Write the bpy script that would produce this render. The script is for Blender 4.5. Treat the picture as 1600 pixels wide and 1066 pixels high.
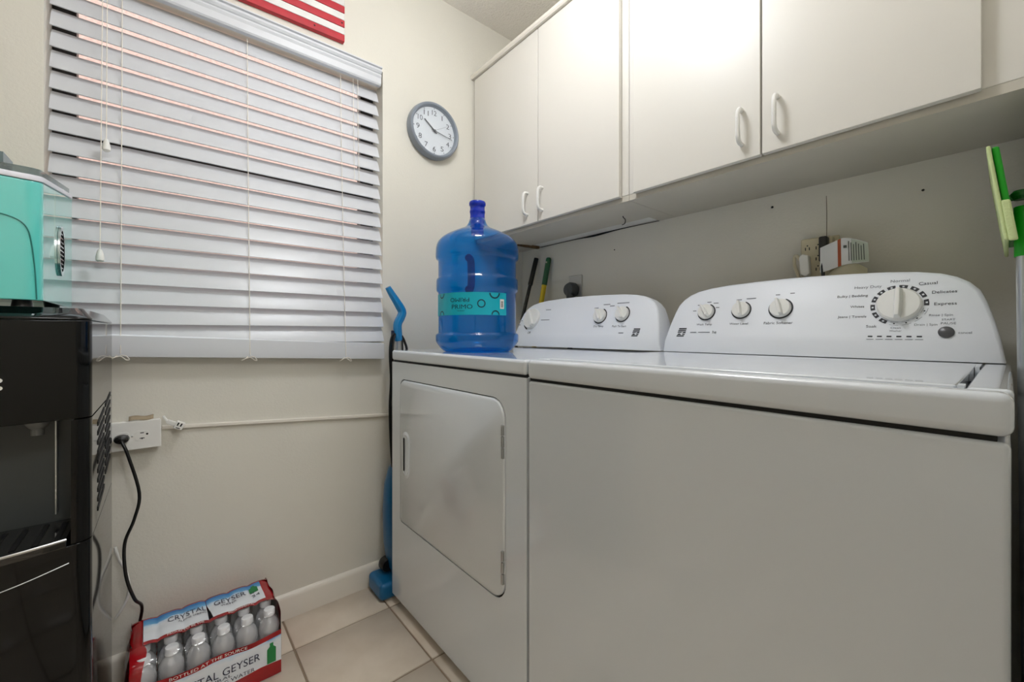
import bpy, math, random
from mathutils import Vector, Matrix
random.seed(7)
for o in list(bpy.data.objects): bpy.data.objects.remove(o)
scene = bpy.context.scene
C = scene.collection
R = math.radians

# ------------------------------------------------------------ camera, world, light, exposure
cam_d = bpy.data.cameras.new('camera'); cam = bpy.data.objects.new('camera', cam_d); C.objects.link(cam)
cam.location = (0, 0, 0.975); cam.rotation_euler = (R(90), 0, R(-39.91))
cam_d.sensor_width = 36.0; cam_d.lens = 647.6 / 1600 * 36; cam_d.shift_y = -12.4 / 1600; cam_d.clip_start = 0.01
scene.camera = cam
world = bpy.data.worlds.new('world'); scene.world = world; world.use_nodes = True
wb = world.node_tree.nodes['Background']; wb.inputs[0].default_value = (0.86, 0.93, 1.0, 1); wb.inputs[1].default_value = 1.9
LAMP_W = 20.0       # ceiling fixture over the room
FILL_W = 33.0      # added fill lamp behind the camera, shaped as a ceiling fixture
scene.view_settings.view_transform = 'Standard'; scene.view_settings.look = 'None'
scene.view_settings.gamma = 1.0; scene.view_settings.use_curve_mapping = False
scene.view_settings.exposure = 0.80

# ------------------------------------------------------------ helpers
def lin(c):
    return tuple(((v / 255) / 12.92 if v / 255 <= 0.04045 else ((v / 255 + 0.055) / 1.055) ** 2.4) for v in c)
def nd(m, t, **kw):
    n = m.node_tree.nodes.new(t)
    for k, v in kw.items(): setattr(n, k, v)
    return n
def lk(m, a, b): m.node_tree.links.new(a, b)
def mat(name, rgb, rough=0.5, metal=0.0, coat=0.0, spec=0.5, var=0.0, vscale=6.0, bump=0.0, bscale=200.0, bdist=0.002, rgb2=None, coat_rough=0.03):
    m = bpy.data.materials.new(name); m.use_nodes = True
    b = m.node_tree.nodes['Principled BSDF']
    b.inputs['Base Color'].default_value = (*lin(rgb), 1)
    b.inputs['Roughness'].default_value = rough; b.inputs['Metallic'].default_value = metal
    b.inputs['Coat Weight'].default_value = coat; b.inputs['Coat Roughness'].default_value = coat_rough
    b.inputs['Specular IOR Level'].default_value = spec
    tc = nd(m, 'ShaderNodeTexCoord')
    if var > 0 or rgb2:
        n = nd(m, 'ShaderNodeTexNoise'); n.inputs['Scale'].default_value = vscale; n.inputs['Detail'].default_value = 5
        lk(m, tc.outputs['Object'], n.inputs['Vector'])
        r = nd(m, 'ShaderNodeValToRGB'); r.color_ramp.elements[0].position = 0.3; r.color_ramp.elements[1].position = 0.72
        c2 = rgb2 if rgb2 else tuple(v * (1 - var) for v in rgb)
        r.color_ramp.elements[0].color = (*lin(c2), 1); r.color_ramp.elements[1].color = (*lin(rgb), 1)
        lk(m, n.outputs['Fac'], r.inputs['Fac']); lk(m, r.outputs['Color'], b.inputs['Base Color'])
    if bump > 0:
        n2 = nd(m, 'ShaderNodeTexNoise'); n2.inputs['Scale'].default_value = bscale; n2.inputs['Detail'].default_value = 3
        lk(m, tc.outputs['Object'], n2.inputs['Vector'])
        bp = nd(m, 'ShaderNodeBump'); bp.inputs['Strength'].default_value = bump; bp.inputs['Distance'].default_value = bdist
        lk(m, n2.outputs['Fac'], bp.inputs['Height']); lk(m, bp.outputs['Normal'], b.inputs['Normal'])
    return m
def film_mat(name, tint, gloss=0.05, diffuse=0.0, drgb=(255, 255, 255), rough=0.05, bump=0.0, bscale=60):
    """thin clear or tinted sheet: tinted see-through plus fresnel gloss"""
    m = bpy.data.materials.new(name); m.use_nodes = True
    nt = m.node_tree; nt.nodes.remove(nt.nodes['Principled BSDF']); out = nt.nodes['Material Output']
    tr = nd(m, 'ShaderNodeBsdfTransparent'); tr.inputs[0].default_value = (*tint, 1)
    gl = nd(m, 'ShaderNodeBsdfGlossy'); gl.inputs['Roughness'].default_value = rough
    lw = nd(m, 'ShaderNodeLayerWeight'); pw = nd(m, 'ShaderNodeMath', operation='POWER'); pw.inputs[1].default_value = 5.0; lk(m, lw.outputs['Facing'], pw.inputs[0])
    fr = nd(m, 'ShaderNodeMath', operation='MULTIPLY_ADD'); fr.inputs[1].default_value = 0.94; fr.inputs[2].default_value = gloss; lk(m, pw.outputs[0], fr.inputs[0])
    mx = nd(m, 'ShaderNodeMixShader')
    lk(m, fr.outputs[0], mx.inputs[0])
    if bump > 0:
        tc = nd(m, 'ShaderNodeTexCoord'); n2 = nd(m, 'ShaderNodeTexNoise'); n2.inputs['Scale'].default_value = bscale
        lk(m, tc.outputs['Object'], n2.inputs['Vector'])
        bp = nd(m, 'ShaderNodeBump'); bp.inputs['Strength'].default_value = bump; bp.inputs['Distance'].default_value = 0.004
        lk(m, n2.outputs['Fac'], bp.inputs['Height']); lk(m, bp.outputs['Normal'], gl.inputs['Normal']); lk(m, bp.outputs['Normal'], lw.inputs['Normal'])
    src = tr
    if diffuse > 0:
        df = nd(m, 'ShaderNodeBsdfDiffuse'); df.inputs[0].default_value = (*lin(drgb), 1)
        m2 = nd(m, 'ShaderNodeMixShader'); m2.inputs[0].default_value = diffuse
        lk(m, tr.outputs[0], m2.inputs[1]); lk(m, df.outputs[0], m2.inputs[2]); src = m2
    lk(m, src.outputs[0], mx.inputs[1]); lk(m, gl.outputs[0], mx.inputs[2]); lk(m, mx.outputs[0], out.inputs['Surface'])
    return m
def emit_mat(name, rgb, s):
    m = mat(name, rgb, 0.4); b = m.node_tree.nodes['Principled BSDF']
    b.inputs['Emission Color'].default_value = (*lin(rgb), 1); b.inputs['Emission Strength'].default_value = s
    return m

class MB:
    def __init__(s): s.v = []; s.f = []
    def add(s, vs, fs):
        k = len(s.v); s.v += [tuple(v) for v in vs]; s.f += [tuple(i + k for i in f) for f in fs]; return s
    def box(s, x0, x1, y0, y1, z0, z1):
        return s.add([(x0, y0, z0), (x1, y0, z0), (x1, y1, z0), (x0, y1, z0), (x0, y0, z1), (x1, y0, z1), (x1, y1, z1), (x0, y1, z1)],
                     [(0, 3, 2, 1), (4, 5, 6, 7), (0, 1, 5, 4), (1, 2, 6, 5), (2, 3, 7, 6), (3, 0, 4, 7)])
    def prism(s, pts, fn0, fn1):
        """closed 2D outline mapped by fn0 / fn1 to two caps"""
        n = len(pts); vs = [fn0(*p) for p in pts] + [fn1(*p) for p in pts]
        return s.add(vs, [tuple(range(n))[::-1], tuple(range(n, 2 * n))] + [(i, (i + 1) % n, n + (i + 1) % n, n + i) for i in range(n)])
    def lathe(s, prof, n=32, c=(0, 0, 0), ax=None):
        """prof = [(r, h)]; axis along local +Z turned by matrix ax"""
        vs = []; fs = []
        for r, h in prof:
            for i in range(n):
                a = 2 * math.pi * i / n; p = Vector((r * math.cos(a), r * math.sin(a), h))
                if ax is not None: p = ax @ p
                vs.append(p + Vector(c))
        m = len(prof)
        for j in range(m - 1):
            for i in range(n): fs.append((j * n + i, j * n + (i + 1) % n, (j + 1) * n + (i + 1) % n, (j + 1) * n + i))
        if prof[0][0] > 1e-6: fs.append(tuple(range(n))[::-1])
        if prof[-1][0] > 1e-6: fs.append(tuple(range((m - 1) * n, m * n)))
        return s.add(vs, fs)
    def tube(s, pts, r, n=8, sub=6, closed=False, flat=None):
        P = [Vector(p) for p in pts]
        if sub > 1 and len(P) > 2:
            Q = []
            for i in range(len(P) - 1):
                p0 = P[max(i - 1, 0)]; p1 = P[i]; p2 = P[i + 1]; p3 = P[min(i + 2, len(P) - 1)]
                for k in range(sub):
                    t = k / sub
                    Q.append(0.5 * ((2 * p1) + (p2 - p0) * t + (2 * p0 - 5 * p1 + 4 * p2 - p3) * t * t + (3 * p1 - p0 - 3 * p2 + p3) * t ** 3))
            Q.append(P[-1]); P = Q
        vs = []; fs = []; up = Vector((0.123, 0.456, 0.88)).normalized(); N = None
        for i, p in enumerate(P):
            t = (P[min(i + 1, len(P) - 1)] - P[max(i - 1, 0)]).normalized()
            if N is None: N = (up - t * up.dot(t)).normalized()
            else: N = (N - t * N.dot(t)).normalized()
            B = t.cross(N); rr = r(i / (len(P) - 1)) if callable(r) else r
            for k in range(n):
                a = 2 * math.pi * k / n; vs.append(p + (N * math.cos(a) + B * math.sin(a)) * rr)
        m = len(P)
        for j in range(m - 1):
            for k in range(n): fs.append((j * n + k, j * n + (k + 1) % n, (j + 1) * n + (k + 1) % n, (j + 1) * n + k))
        fs.append(tuple(range(n))[::-1]); fs.append(tuple(range((m - 1) * n, m * n)))
        return s.add(vs, fs)
    def grid(s, nu, nv, fn):
        vs = [fn(i / nu, j / nv) for j in range(nv + 1) for i in range(nu + 1)]
        return s.add(vs, [(j * (nu + 1) + i, j * (nu + 1) + i + 1, (j + 1) * (nu + 1) + i + 1, (j + 1) * (nu + 1) + i) for j in range(nv) for i in range(nu)])
    def build(s, name, m, parent=None, bevel=0.0, seg=2, sharp=35, origin=None):
        me = bpy.data.meshes.new(name)
        v = s.v
        if origin is not None: v = [(a - origin[0], b - origin[1], c - origin[2]) for a, b, c in v]
        me.from_pydata(v, [], s.f); me.validate(); me.update()
        me.materials.append(m)
        for p in me.polygons: p.use_smooth = True
        o = bpy.data.objects.new(name, me); C.objects.link(o)
        if origin is not None: o.location = origin
        if bevel > 0:
            b = o.modifiers.new('bevel', 'BEVEL'); b.width = bevel; b.segments = seg; b.limit_method = 'ANGLE'; b.angle_limit = R(40)
            w = o.modifiers.new('wn', 'WEIGHTED_NORMAL'); w.keep_sharp = False
        else: me.set_sharp_from_angle(angle=R(sharp))
        if parent is not None:
            o.parent = parent
            o.matrix_parent_inverse = Matrix.Identity(4)
            if origin is None: o.location = -parent_loc(parent)
            else: o.location = Vector(origin) - parent_loc(parent)
        return o
def parent_loc(p):
    l = Vector(p.location)
    while p.parent: p = p.parent; l += Vector(p.location)
    return l
def tag(o, label, cat=None, group=None, kind=None):
    o['label'] = label
    if cat: o['category'] = cat
    if group: o['group'] = group
    if kind: o['kind'] = kind
    return o
def thing(name, loc, label, cat, group=None, kind=None):
    o = bpy.data.objects.new(name, None); o.empty_display_size = 0.05; C.objects.link(o); o.location = loc
    return tag(o, label, cat, group, kind)
def box(name, m, parent, x0, x1, y0, y1, z0, z1, bevel=0.0, seg=2): return MB().box(x0, x1, y0, y1, z0, z1).build(name, m, parent, bevel, seg)
_tc = {}
def text_geo(body):
    """flat filled outlines of a text set in the built-in font: (verts2d, faces, x0, x1, y0, y1)"""
    if body in _tc: return _tc[body]
    cu = bpy.data.curves.new('t', 'FONT'); cu.body = body; cu.size = 1; cu.resolution_u = 3
    o = bpy.data.objects.new('t', cu); C.objects.link(o)
    dg = bpy.context.evaluated_depsgraph_get(); me = bpy.data.meshes.new_from_object(o.evaluated_get(dg))
    vs = [(v.co.x, v.co.y) for v in me.vertices]; fs = [tuple(p.vertices) for p in me.polygons]
    bpy.data.objects.remove(o); bpy.data.meshes.remove(me); bpy.data.curves.remove(cu)
    xs = [v[0] for v in vs]; ys = [v[1] for v in vs]
    _tc[body] = (vs, fs, min(xs), max(xs), min(ys), max(ys)); return _tc[body]
def put_text(mb, body, u, v, width, fn, hs=1.0, rot=0.0, height=None):
    """centre at (u, v) on a surface fn(u, v) -> point"""
    vs, fs, x0, x1, y0, y1 = text_geo(body)
    k = width / (x1 - x0); ky = k * hs if height is None else height / (y1 - y0)
    cx, cy = (x0 + x1) / 2, (y0 + y1) / 2; ca, sa = math.cos(rot), math.sin(rot)
    mb.add([fn(u + ca * (x - cx) * k - sa * (y - cy) * ky, v + sa * (x - cx) * k + ca * (y - cy) * ky) for x, y in vs], fs)

# ------------------------------------------------------------ materials
M = {}
M['wall'] = mat('wall_paint', (228, 224, 212), 0.6, var=0.02, vscale=2.5, bump=0.35, bscale=160, bdist=0.0015)
M['ceil'] = mat('ceiling_popcorn', (240, 235, 226), 0.9, bump=1.0, bscale=120, bdist=0.006)
M['base'] = mat('baseboard_paint', (230, 224, 212), 0.35)
M['tile'] = mat('floor_tile', (224, 211, 194), 0.32, rgb2=(210, 195, 176), vscale=9, bump=0.08, bscale=40)
M['grout'] = mat('grout', (150, 132, 112), 0.9)
M['cab'] = mat('cabinet_laminate', (226, 222, 213), 0.38, var=0.012, vscale=3)
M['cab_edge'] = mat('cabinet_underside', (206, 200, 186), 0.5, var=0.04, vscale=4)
M['white'] = mat('white_plastic', (236, 235, 230), 0.3)
M['enamel'] = mat('appliance_enamel', (226, 231, 236), 0.2, coat=1.0, bump=0.02, bscale=350, bdist=0.0005)
M['enamel_panel'] = mat('console_plastic', (236, 239, 244), 0.4)
M['dark'] = mat('dark_gap', (18, 18, 18), 0.7)
M['black'] = mat('black_plastic', (14, 14, 14), 0.35)
M['print'] = mat('dark_print', (38, 40, 46), 0.5)
M['print_grey'] = mat('grey_print', (150, 152, 158), 0.5)
M['blind'] = mat('blind_slat_white', (213, 215, 219), 0.32)
M['cord_white'] = mat('white_cord', (240, 234, 222), 0.6)
M['frame_dark'] = mat('bronze_window_frame', (22, 20, 18), 0.4)
M['glass'] = film_mat('window_glass', (0.93, 0.96, 0.95))
M['pink'] = mat('pink_stucco', (214, 178, 166), 0.9, rgb2=(186, 146, 134), vscale=60)
M['ground'] = mat('outdoor_paving', (196, 176, 160), 0.9, var=0.1)
M['chrome'] = mat('chrome', (200, 202, 205), 0.12, metal=1)
M['steel'] = mat('brushed_pole', (196, 198, 198), 0.32, metal=0.9)

# ------------------------------------------------------------ setting
XB, YA, ZC = 1.394, 1.585, 2.43
XL, YF = -2.0, -1.9
YC = -0.052
WX0, WX1, WZ0, WZ1 = -0.239, 0.659, 0.965, 2.008
fl = MB().box(XL, XB, YF, YA + 0.15, -0.06, -0.004).build('floor', M['grout'])
tag(fl, 'beige ceramic tile floor with thin brown grout lines', 'floor', kind='structure')
TP, G = 0.307, 0.0028
tmesh = {}
xs = [0.305 + TP * i for i in range(-8, 5)]; ys = [1.411 - TP * i for i in range(-1, 12)]
for i in range(len(xs)):
    for j in range(len(ys)):
        a0, a1 = max(xs[i] + G, XL), min(xs[i] + TP - G, XB); b0, b1 = max(ys[j] - TP + G, YF), min(ys[j] - G, YA)
        if a1 - a0 < 0.02 or b1 - b0 < 0.02: continue
        key = (round(a1 - a0, 4), round(b1 - b0, 4)); w, h = key
        if key not in tmesh:
            o = MB().box(-w / 2, w / 2, -h / 2, h / 2, -0.008, 0).build('tile', M['tile'], None, 0.002, 1); tmesh[key] = o.data
        else:
            o = bpy.data.objects.new('tile', tmesh[key]); C.objects.link(o)
            b = o.modifiers.new('bevel', 'BEVEL'); b.width = 0.002; b.segments = 1; b.limit_method = 'ANGLE'
        o.parent = fl; o.location = ((a0 + a1) / 2, (b0 + b1) / 2, 0)
T = 0.14
wb_ = MB()
wb_.box(XL, WX0, YA, YA + T, 0, ZC); wb_.box(WX1, XB + T, YA, YA + T, 0, ZC)
wb_.box(WX0, WX1, YA, YA + T, 0, WZ0); wb_.box(WX0, WX1, YA, YA + T, WZ1, ZC)
tag(wb_.build('wall_back', M['wall']), 'cream textured wall around the window', 'wall', kind='structure')
wr = box('wall_right', M['wall'], None, XB, XB + T, YF, YA, 0, ZC); tag(wr, 'cream wall behind the washer under the cabinets', 'wall', kind='structure')
mk = MB()
mk.tube([(XB, 0.3195, 1.352), (XB - 0.0006, 0.3185, 1.30), (XB, 0.319, 1.235)], 0.0008, 5)
mk.build('plaster_crack', mat('crack_shadow', (120, 108, 92), 0.9), wr)
for yy, zz, rr in ((0.452, 1.352, 0.0035), (0.13, 1.318, 0.003), (1.02, 1.312, 0.0025)):
    MB().lathe([(0, 0.0), (rr, 0.0), (rr * .8, 0.002), (0, 0.003)], 8, (XB, yy, zz), Matrix.Rotation(R(-90), 3, 'Y')).build('nail', M['dark'], wr)
tag(box('wall_entry', M['wall'], None, 0.42, XB, YC - 0.11, YC, 0, ZC), 'short cream wall end beside the washer', 'wall', kind='structure')
tag(box('wall_left', M['wall'], None, XL - T, XL, YF, YA + T, 0, ZC), 'cream side wall left of the water dispenser', 'wall', kind='structure')
tag(box('wall_front', M['wall'], None, XL, XB + T, YF - T, YF, 0, ZC), 'cream wall behind the viewer', 'wall', kind='structure')
tag(box('ceiling', M['ceil'], None, XL - T, XB + T, YF - T, YA + T, ZC, ZC + 0.1), 'off-white popcorn textured ceiling', 'ceiling', kind='structure')
bb = MB().prism([(YA, 0), (YA, 0.084), (YA - 0.004, 0.084), (YA - 0.010, 0.078), (YA - 0.013, 0.068), (YA - 0.013, 0)], lambda y, z: (XL, y, z), lambda y, z: (XB, y, z))
tag(bb.build('baseboard_back', M['base'], None, sharp=50), 'low cream baseboard under the window wall', 'baseboard', kind='structure')

# window_1: dark bronze single-hung window, set back in the opening
w = thing('window_1', (0.21, 1.70, WZ0), 'dark framed window behind the closed white blind', 'window', kind='structure')
fy0, fy1 = 1.685, 1.722
box('frame_stile', M['frame_dark'], w, WX0, WX0 + 0.047, fy0, fy1, WZ0, WZ1); box('frame_stile', M['frame_dark'], w, WX1 - 0.052, WX1, fy0, fy1, WZ0, WZ1)
box('frame_rail', M['frame_dark'], w, WX0 + 0.047, WX1 - 0.052, fy0, fy1, WZ1 - 0.04, WZ1); box('frame_rail', M['frame_dark'], w, WX0 + 0.047, WX1 - 0.052, fy0, fy1, WZ0, WZ0 + 0.045)
box('meeting_rail', M['frame_dark'], w, WX0 + 0.047, WX1 - 0.052, fy0 + 0.004, fy1 - 0.004, 1.50, 1.54)
box('pane', M['glass'], w, WX0 + 0.047, WX1 - 0.052, 1.703, 1.706, 1.54, WZ1 - 0.04); box('pane', M['glass'], w, WX0 + 0.047, WX1 - 0.052, 1.703, 1.706, WZ0 + 0.045, 1.50)
tag(box('neighbour_wall', M['pink'], None, -3, 4.5, 3.6, 3.75, -0.06, 3.4), 'pale pink stucco wall outdoors beyond the window', 'wall', kind='structure')
tag(box('outdoor_ground', M['ground'], None, -4, 5.5, YA + 0.15, 3.6, -0.2, -0.06), 'pale paving outdoors beyond the window', 'ground', kind='structure')

# ------------------------------------------------------------ ceiling lamp and added fill lamp
def lamp(x, y, watts, label):
    t = thing('ceiling_lamp', (x, y, ZC), label, 'lamp', 'ceiling lamps')
    MB().lathe([(0.0, 0), (0.075, 0), (0.078, -0.008), (0.07, -0.020), (0.022, -0.028), (0.010, -0.04), (0.010, -0.19), (0.019, -0.20), (0, -0.205)][::-1], 40, (x, y, ZC)).build('base', M['white'], t)
    MB().lathe([(r, h - .12) for r, h in ((0.0, -0.255), (0.05, -0.248), (0.098, -0.220), (0.125, -0.180), (0.130, -0.150), (0.120, -0.118), (0.09, -0.094), (0.05, -0.084), (0.019, -0.082))], 40, (x, y, ZC)).build('diffuser', emit_mat('diffuser_glow', (245, 248, 253), watts), t)
lamp(0.54, 0.70, LAMP_W, 'round white ceiling lamp above the washer aisle')
lamp(0.36, -1.05, FILL_W, 'added unseen fill lamp, round white globe near the entry')

# ------------------------------------------------------------ appliances
XF, XK = 0.6326, 1.29
P0 = Vector((1.185, 0, 0.9185)); D = Vector((.065, 0, .19)).normalized(); Nn = Vector((-D.z, 0, D.x))
SB = 0.037
def con_pt(y, s, off=0.0):
    if s < SB: p = P0 + D * SB; p = Vector((p.x - 0.002 * (SB - s) / SB, 0, P0.z + (p.z - P0.z) * s / SB)) + Vector((-off, 0, 0))
    else: p = P0 + D * s + Nn * off
    return (p.x, y, p.z)
HW = [(0, .346), (SB, .341), (.06, .337), (.085, .332), (.125, .322), (.15, .313), (.168, .299), (.182, .281), (.192, .258), (.200, .222), (.2055, .17), (.209, .1), (.211, .03)]
def console(parent, yc, extra):
    loop = [(w + extra, s) for s, w in HW]; n = len(loop)
    ring = [(1, w, s) for w, s in loop] + [(-1, w, s) for w, s in loop[::-1]]
    mb = MB(); vs = []
    for k in range(4):
        for sg, w_, s in ring:
            if k == 0: vs.append(con_pt(yc + sg * (w_ - 0.006), max(s - 0.005 * (s > SB), 0)))
            elif k == 1: p = con_pt(yc + sg * (w_ - 0.0015), s); vs.append((p[0] + 0.0025, p[1], p[2]))
            elif k == 2: p = con_pt(yc + sg * w_, s); vs.append((p[0] + 0.008, p[1], p[2] + .0005))
            else: p = con_pt(yc + sg * (w_ - 0.002), s); vs.append((XK, p[1], p[2] - 0.004 * (s > .1)))
    N = 2 * n; fs = []
    for k in range(3):
        for i in range(N - 1): fs.append((k * N + i, (k + 1) * N + i, (k + 1) * N + i + 1, k * N + i + 1))
    for i in range(n - 1): fs.append((i, i + 1, N - 2 - i, N - 1 - i))
    for i in range(n - 1): fs.append((3 * N + i, 3 * N + N - 1 - i, 3 * N + N - 2 - i, 3 * N + i + 1))
    mb.add(vs, fs)
    return mb.build('console', M['enamel_panel'], parent, sharp=50)
def rot_face():  # matrix: local z -> Nn, local x -> -Y, local y -> D
    m = Matrix.Identity(3); ex = Vector((0, -1, 0)); m.col[0] = ex; m.col[1] = D; m.col[2] = Nn; return m
RF = rot_face()
def surf(off=0.0006): return lambda u, v: con_pt(-u, v, off)     # u grows to the viewer's right (= -Y)
def ring_seg(mb, y, s, r0, r1, a0, a1, off=0.0006, n=6):
    vs = []
    for i in range(n + 1):
        a = a0 + (a1 - a0) * i / n
        for r in (r0, r1): vs.append(con_pt(y - r * math.sin(a), s + r * math.cos(a), off))
    mb.add(vs, [(2 * i, 2 * i + 1, 2 * i + 3, 2 * i + 2) for i in range(n)])
def knob(con, y, s, r, turn, name, ring=True, hgt=0.02):
    c = con_pt(y, s)
    k = MB().lathe([(r, 0), (r * .98, hgt * .45), (r * .93, hgt * .6), (0, hgt * .62)], 32, c, RF).build(name, M['white'], con)
    ca, sa = math.cos(turn), math.sin(turn); g = MB()
    def f(u, v, h):
        p = RF @ Vector((u * ca + v * sa, -u * sa + v * ca, h)); return Vector(c) + p
    w_ = r * .20
    out = [(-w_, -r * .9), (w_, -r * .9), (w_ * 1.05, r * .3), (w_ * .7, r * .98), (-w_ * .7, r * .98), (-w_ * 1.05, r * .3)]
    g.prism(out, lambda u, v: f(u, v, hgt * .55), lambda u, v: f(u * .72, v * .95, hgt * 1.25))
    g.build('grip', M['white'], con, 0.0015, 2)
    if ring:
        b = MB(); ring_seg(b, y, s, r * 1.0, r * 1.16, R(20), R(320), n=28); b.build('knob_ring', M['print'], con)
    return k
def logo(con, y, s, h):
    b = MB(); f = surf(0.0007)
    def poly(pts): b.add([f(-y + u * h, s + v * h) for u, v in pts], [tuple(range(len(pts)))])
    poly([(-.35, .34), (.55, .34), (.55, .5), (-.31, .5)]); poly([(-.40, .12), (.52, .12), (.52, .26), (-.37, .26)])
    poly([(-.43, -.06), (-.05, -.06), (.15, .05), (-.41, .05)]); poly([(.1, -.12), (.5, -.1), (.52, .05), (.25, .05)])
    poly([(-.5, -.5), (.36, -.5), (.36, -.38), (-.48, -.38)]); poly([(-.48, -.33), (.05, -.33), (-.15, -.15), (-.3, -.15)]); poly([(.1, -.33), (.42, -.33), (.46, -.2), (.2, -.2)])
    b.build('logo', M['print'], con)

# --- dryer
dy0, dy1 = 0.7045, 1.4345
dr = thing('dryer', (0.96, 1.07, 0), 'white front-door clothes dryer carrying the blue water jug', 'dryer')
def door_outline(y0, y1, z0, z1, rr, sharp_side=True):
    pts = []
    for cx, cz, a0 in ((y0 + rr, z0 + rr, 180), (y1 - .015, z0 + .015, 270), (y1 - .03, z1 - .03, 0), (y0 + rr, z1 - rr, 90)):
        r_ = rr if cx == y0 + rr else (.015 if a0 == 270 else .03)
        for k in range(7):
            a = R(a0 + k * 15); pts.append((cx + r_ * math.cos(a), cz + r_ * math.sin(a)))
    return pts
DO = door_outline(0.783, 1.366, 0.318, 0.812, 0.05)
body = MB().box(XF + 0.006, XK, dy0, dy1, 0.034, 0.874)
body.build('cabinet_body', M['enamel'], dr, 0.004)
# front skin: frame around the door opening as bridge between rectangle and door outline
fr = MB(); n = len(DO)
cy_, cz_ = sum(p[0] for p in DO) / n, sum(p[1] for p in DO) / n
rect = []
for y, z in DO:
    dyv, dzv = y - cy_, z - cz_
    t = min(((dy1 - cy_) if dyv > 0 else (cy_ - dy0)) / max(abs(dyv), 1e-6), ((0.872 - cz_) if dzv > 0 else (cz_ - 0.032)) / max(abs(dzv), 1e-6))
    rect.append((cy_ + dyv * t, cz_ + dzv * t))
# exact corners
def snap(p): return p
OUT = [(dy0, 0.032), (dy1, 0.032), (dy1, 0.872), (dy0, 0.872)]
allr = list(rect)
for c in OUT:
    k = min(range(n), key=lambda i: (rect[i][0] - c[0]) ** 2 + (rect[i][1] - c[1]) ** 2); allr[k] = c
fr.add([(XF, y, z) for y, z in allr] + [(XF, *((y - cy_) * 1.012 + cy_, (z - cz_) * 1.012 + cz_)) for y, z in DO] + [(XF + 0.012, *((y - cy_) * 1.012 + cy_, (z - cz_) * 1.012 + cz_)) for y, z in DO] + [(XF + 0.02, y, z) for y, z in allr],
       [(i, (i + 1) % n, n + (i + 1) % n, n + i) for i in range(n)] + [(n + i, n + (i + 1) % n, 2 * n + (i + 1) % n, 2 * n + i) for i in range(n)] + [(3 * n + i, 3 * n + (i + 1) % n, (i + 1) % n, i) for i in range(n)])
fr.build('front_panel', M['enamel'], dr, sharp=30)
box('door_gap', M['dark'], dr, XF + 0.0045, XF + 0.0055, 0.772, 1.378, 0.306, 0.824)
dd = MB()
ins = [((y - cy_) * .985 + cy_, (z - cz_) * .985 + cz_) for y, z in DO]
dd.add([(XF + 0.010, y, z) for y, z in DO] + [(XF + 0.0005, y, z) for y, z in DO] + [(XF - 0.003, y, z) for y, z in ins],
       [(i, (i + 1) % n, n + (i + 1) % n, n + i) for i in range(n)] + [(n + i, n + (i + 1) % n, 2 * n + (i + 1) % n, 2 * n + i) for i in range(n)] + [tuple(range(2 * n, 3 * n))])
door = dd.build('door', M['enamel'], dr, sharp=60)
hp = MB()
def pill(y0, y1, z0, z1, k=8):
    r_ = (y1 - y0) / 2; out = []
    for i in range(k + 1): a = math.pi * i / k; out.append(((y0 + y1) / 2 + r_ * math.cos(a), z1 - r_ + r_ * math.sin(a)))
    for i in range(k + 1): a = math.pi + math.pi * i / k; out.append(((y0 + y1) / 2 + r_ * math.cos(a), z0 + r_ + r_ * math.sin(a)))
    return out
o1 = pill(1.288, 1.346, 0.478, 0.640); o2 = pill(1.294, 1.338, 0.490, 0.628); o3 = pill(1.296, 1.322, 0.500, 0.618); m_ = len(o1)
hp.add([(XF - 0.0025, *p) for p in o1] + [(XF - 0.006, *p) for p in o2] + [(XF - 0.0035, *p) for p in o3], [(i, (i + 1) % m_, m_ + (i + 1) % m_, m_ + i) for i in range(m_)] + [(m_ + i, m_ + (i + 1) % m_, 2 * m_ + (i + 1) % m_, 2 * m_ + i) for i in range(m_)] + [tuple(range(2 * m_, 3 * m_))])
hd = hp.build('door_handle', M['enamel'], door, sharp=20); hd['label'] = 'molded white pull recess'
MB().prism(pill(1.3235, 1.3325, 0.502, 0.616), lambda y, z: (XF - 0.0052, y, z), lambda y, z: (XF - 0.0062, y, z)).build('handle_shadow_slot', M['dark'], door)
for z0, z1 in ((0.668, 0.752), (0.362, 0.446)):
    h = MB()
    for q in range(3): h.box(XF - 0.007, XF + 0.003, 0.7845, 0.7915, z0 + (z1 - z0) * q / 3 + .001, z0 + (z1 - z0) * (q + 1) / 3 - .001)
    h.build('hinge', M['steel'], door, 0.001, 1)
box('top_gap', M['dark'], dr, XF + 0.006, XK - 0.05, dy0 + 0.003, dy1 - 0.001, 0.872, 0.880)
tp = MB().box(XF - 0.002, XK, dy0 + 0.002, dy1 + 0.001, 0.8775, 0.914); tp.build('top_deck', M['enamel'], dr, 0.009, 4)
for xx, yy in ((XF + 0.05, dy0 + 0.05), (XF + 0.05, dy1 - 0.05), (XK - 0.05, dy0 + 0.05), (XK - 0.05, dy1 - 0.05)):
    MB().lathe([(0.02, 0), (0.02, 0.012), (0.008, 0.016), (0.008, 0.036), (0, 0.036)], 14, (xx, yy, 0)).build('leveling_foot', M['black'], dr)
con = console(dr, 1.0655, 0.016)
knob(con, 1.327, 0.125, 0.046, R(-35), 'timer_dial', ring=False, hgt=0.017)
b = MB(); ring_seg(b, 1.327, 0.125, 0.047, 0.053, R(200), R(235)); b.build('dial_marker', M['print'], con)
knob(con, 0.960, 0.126, 0.026, R(-30), 'temperature_knob'); knob(con, 0.864, 0.130, 0.026, R(-30), 'start_knob')
logo(con, 0.797, 0.062, 0.028)
tx = MB(); tg = MB()
for t_, y, s, w_ in (('Dry Temp', .958, .085, .044), ('Push To Start', .868, .085, .058), ('Off', 1.325, .062, .018)):
    tx = MB(); put_text(tx, t_, -y, s, w_, surf()); tx.build('lettering', M['print'], con)
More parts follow.
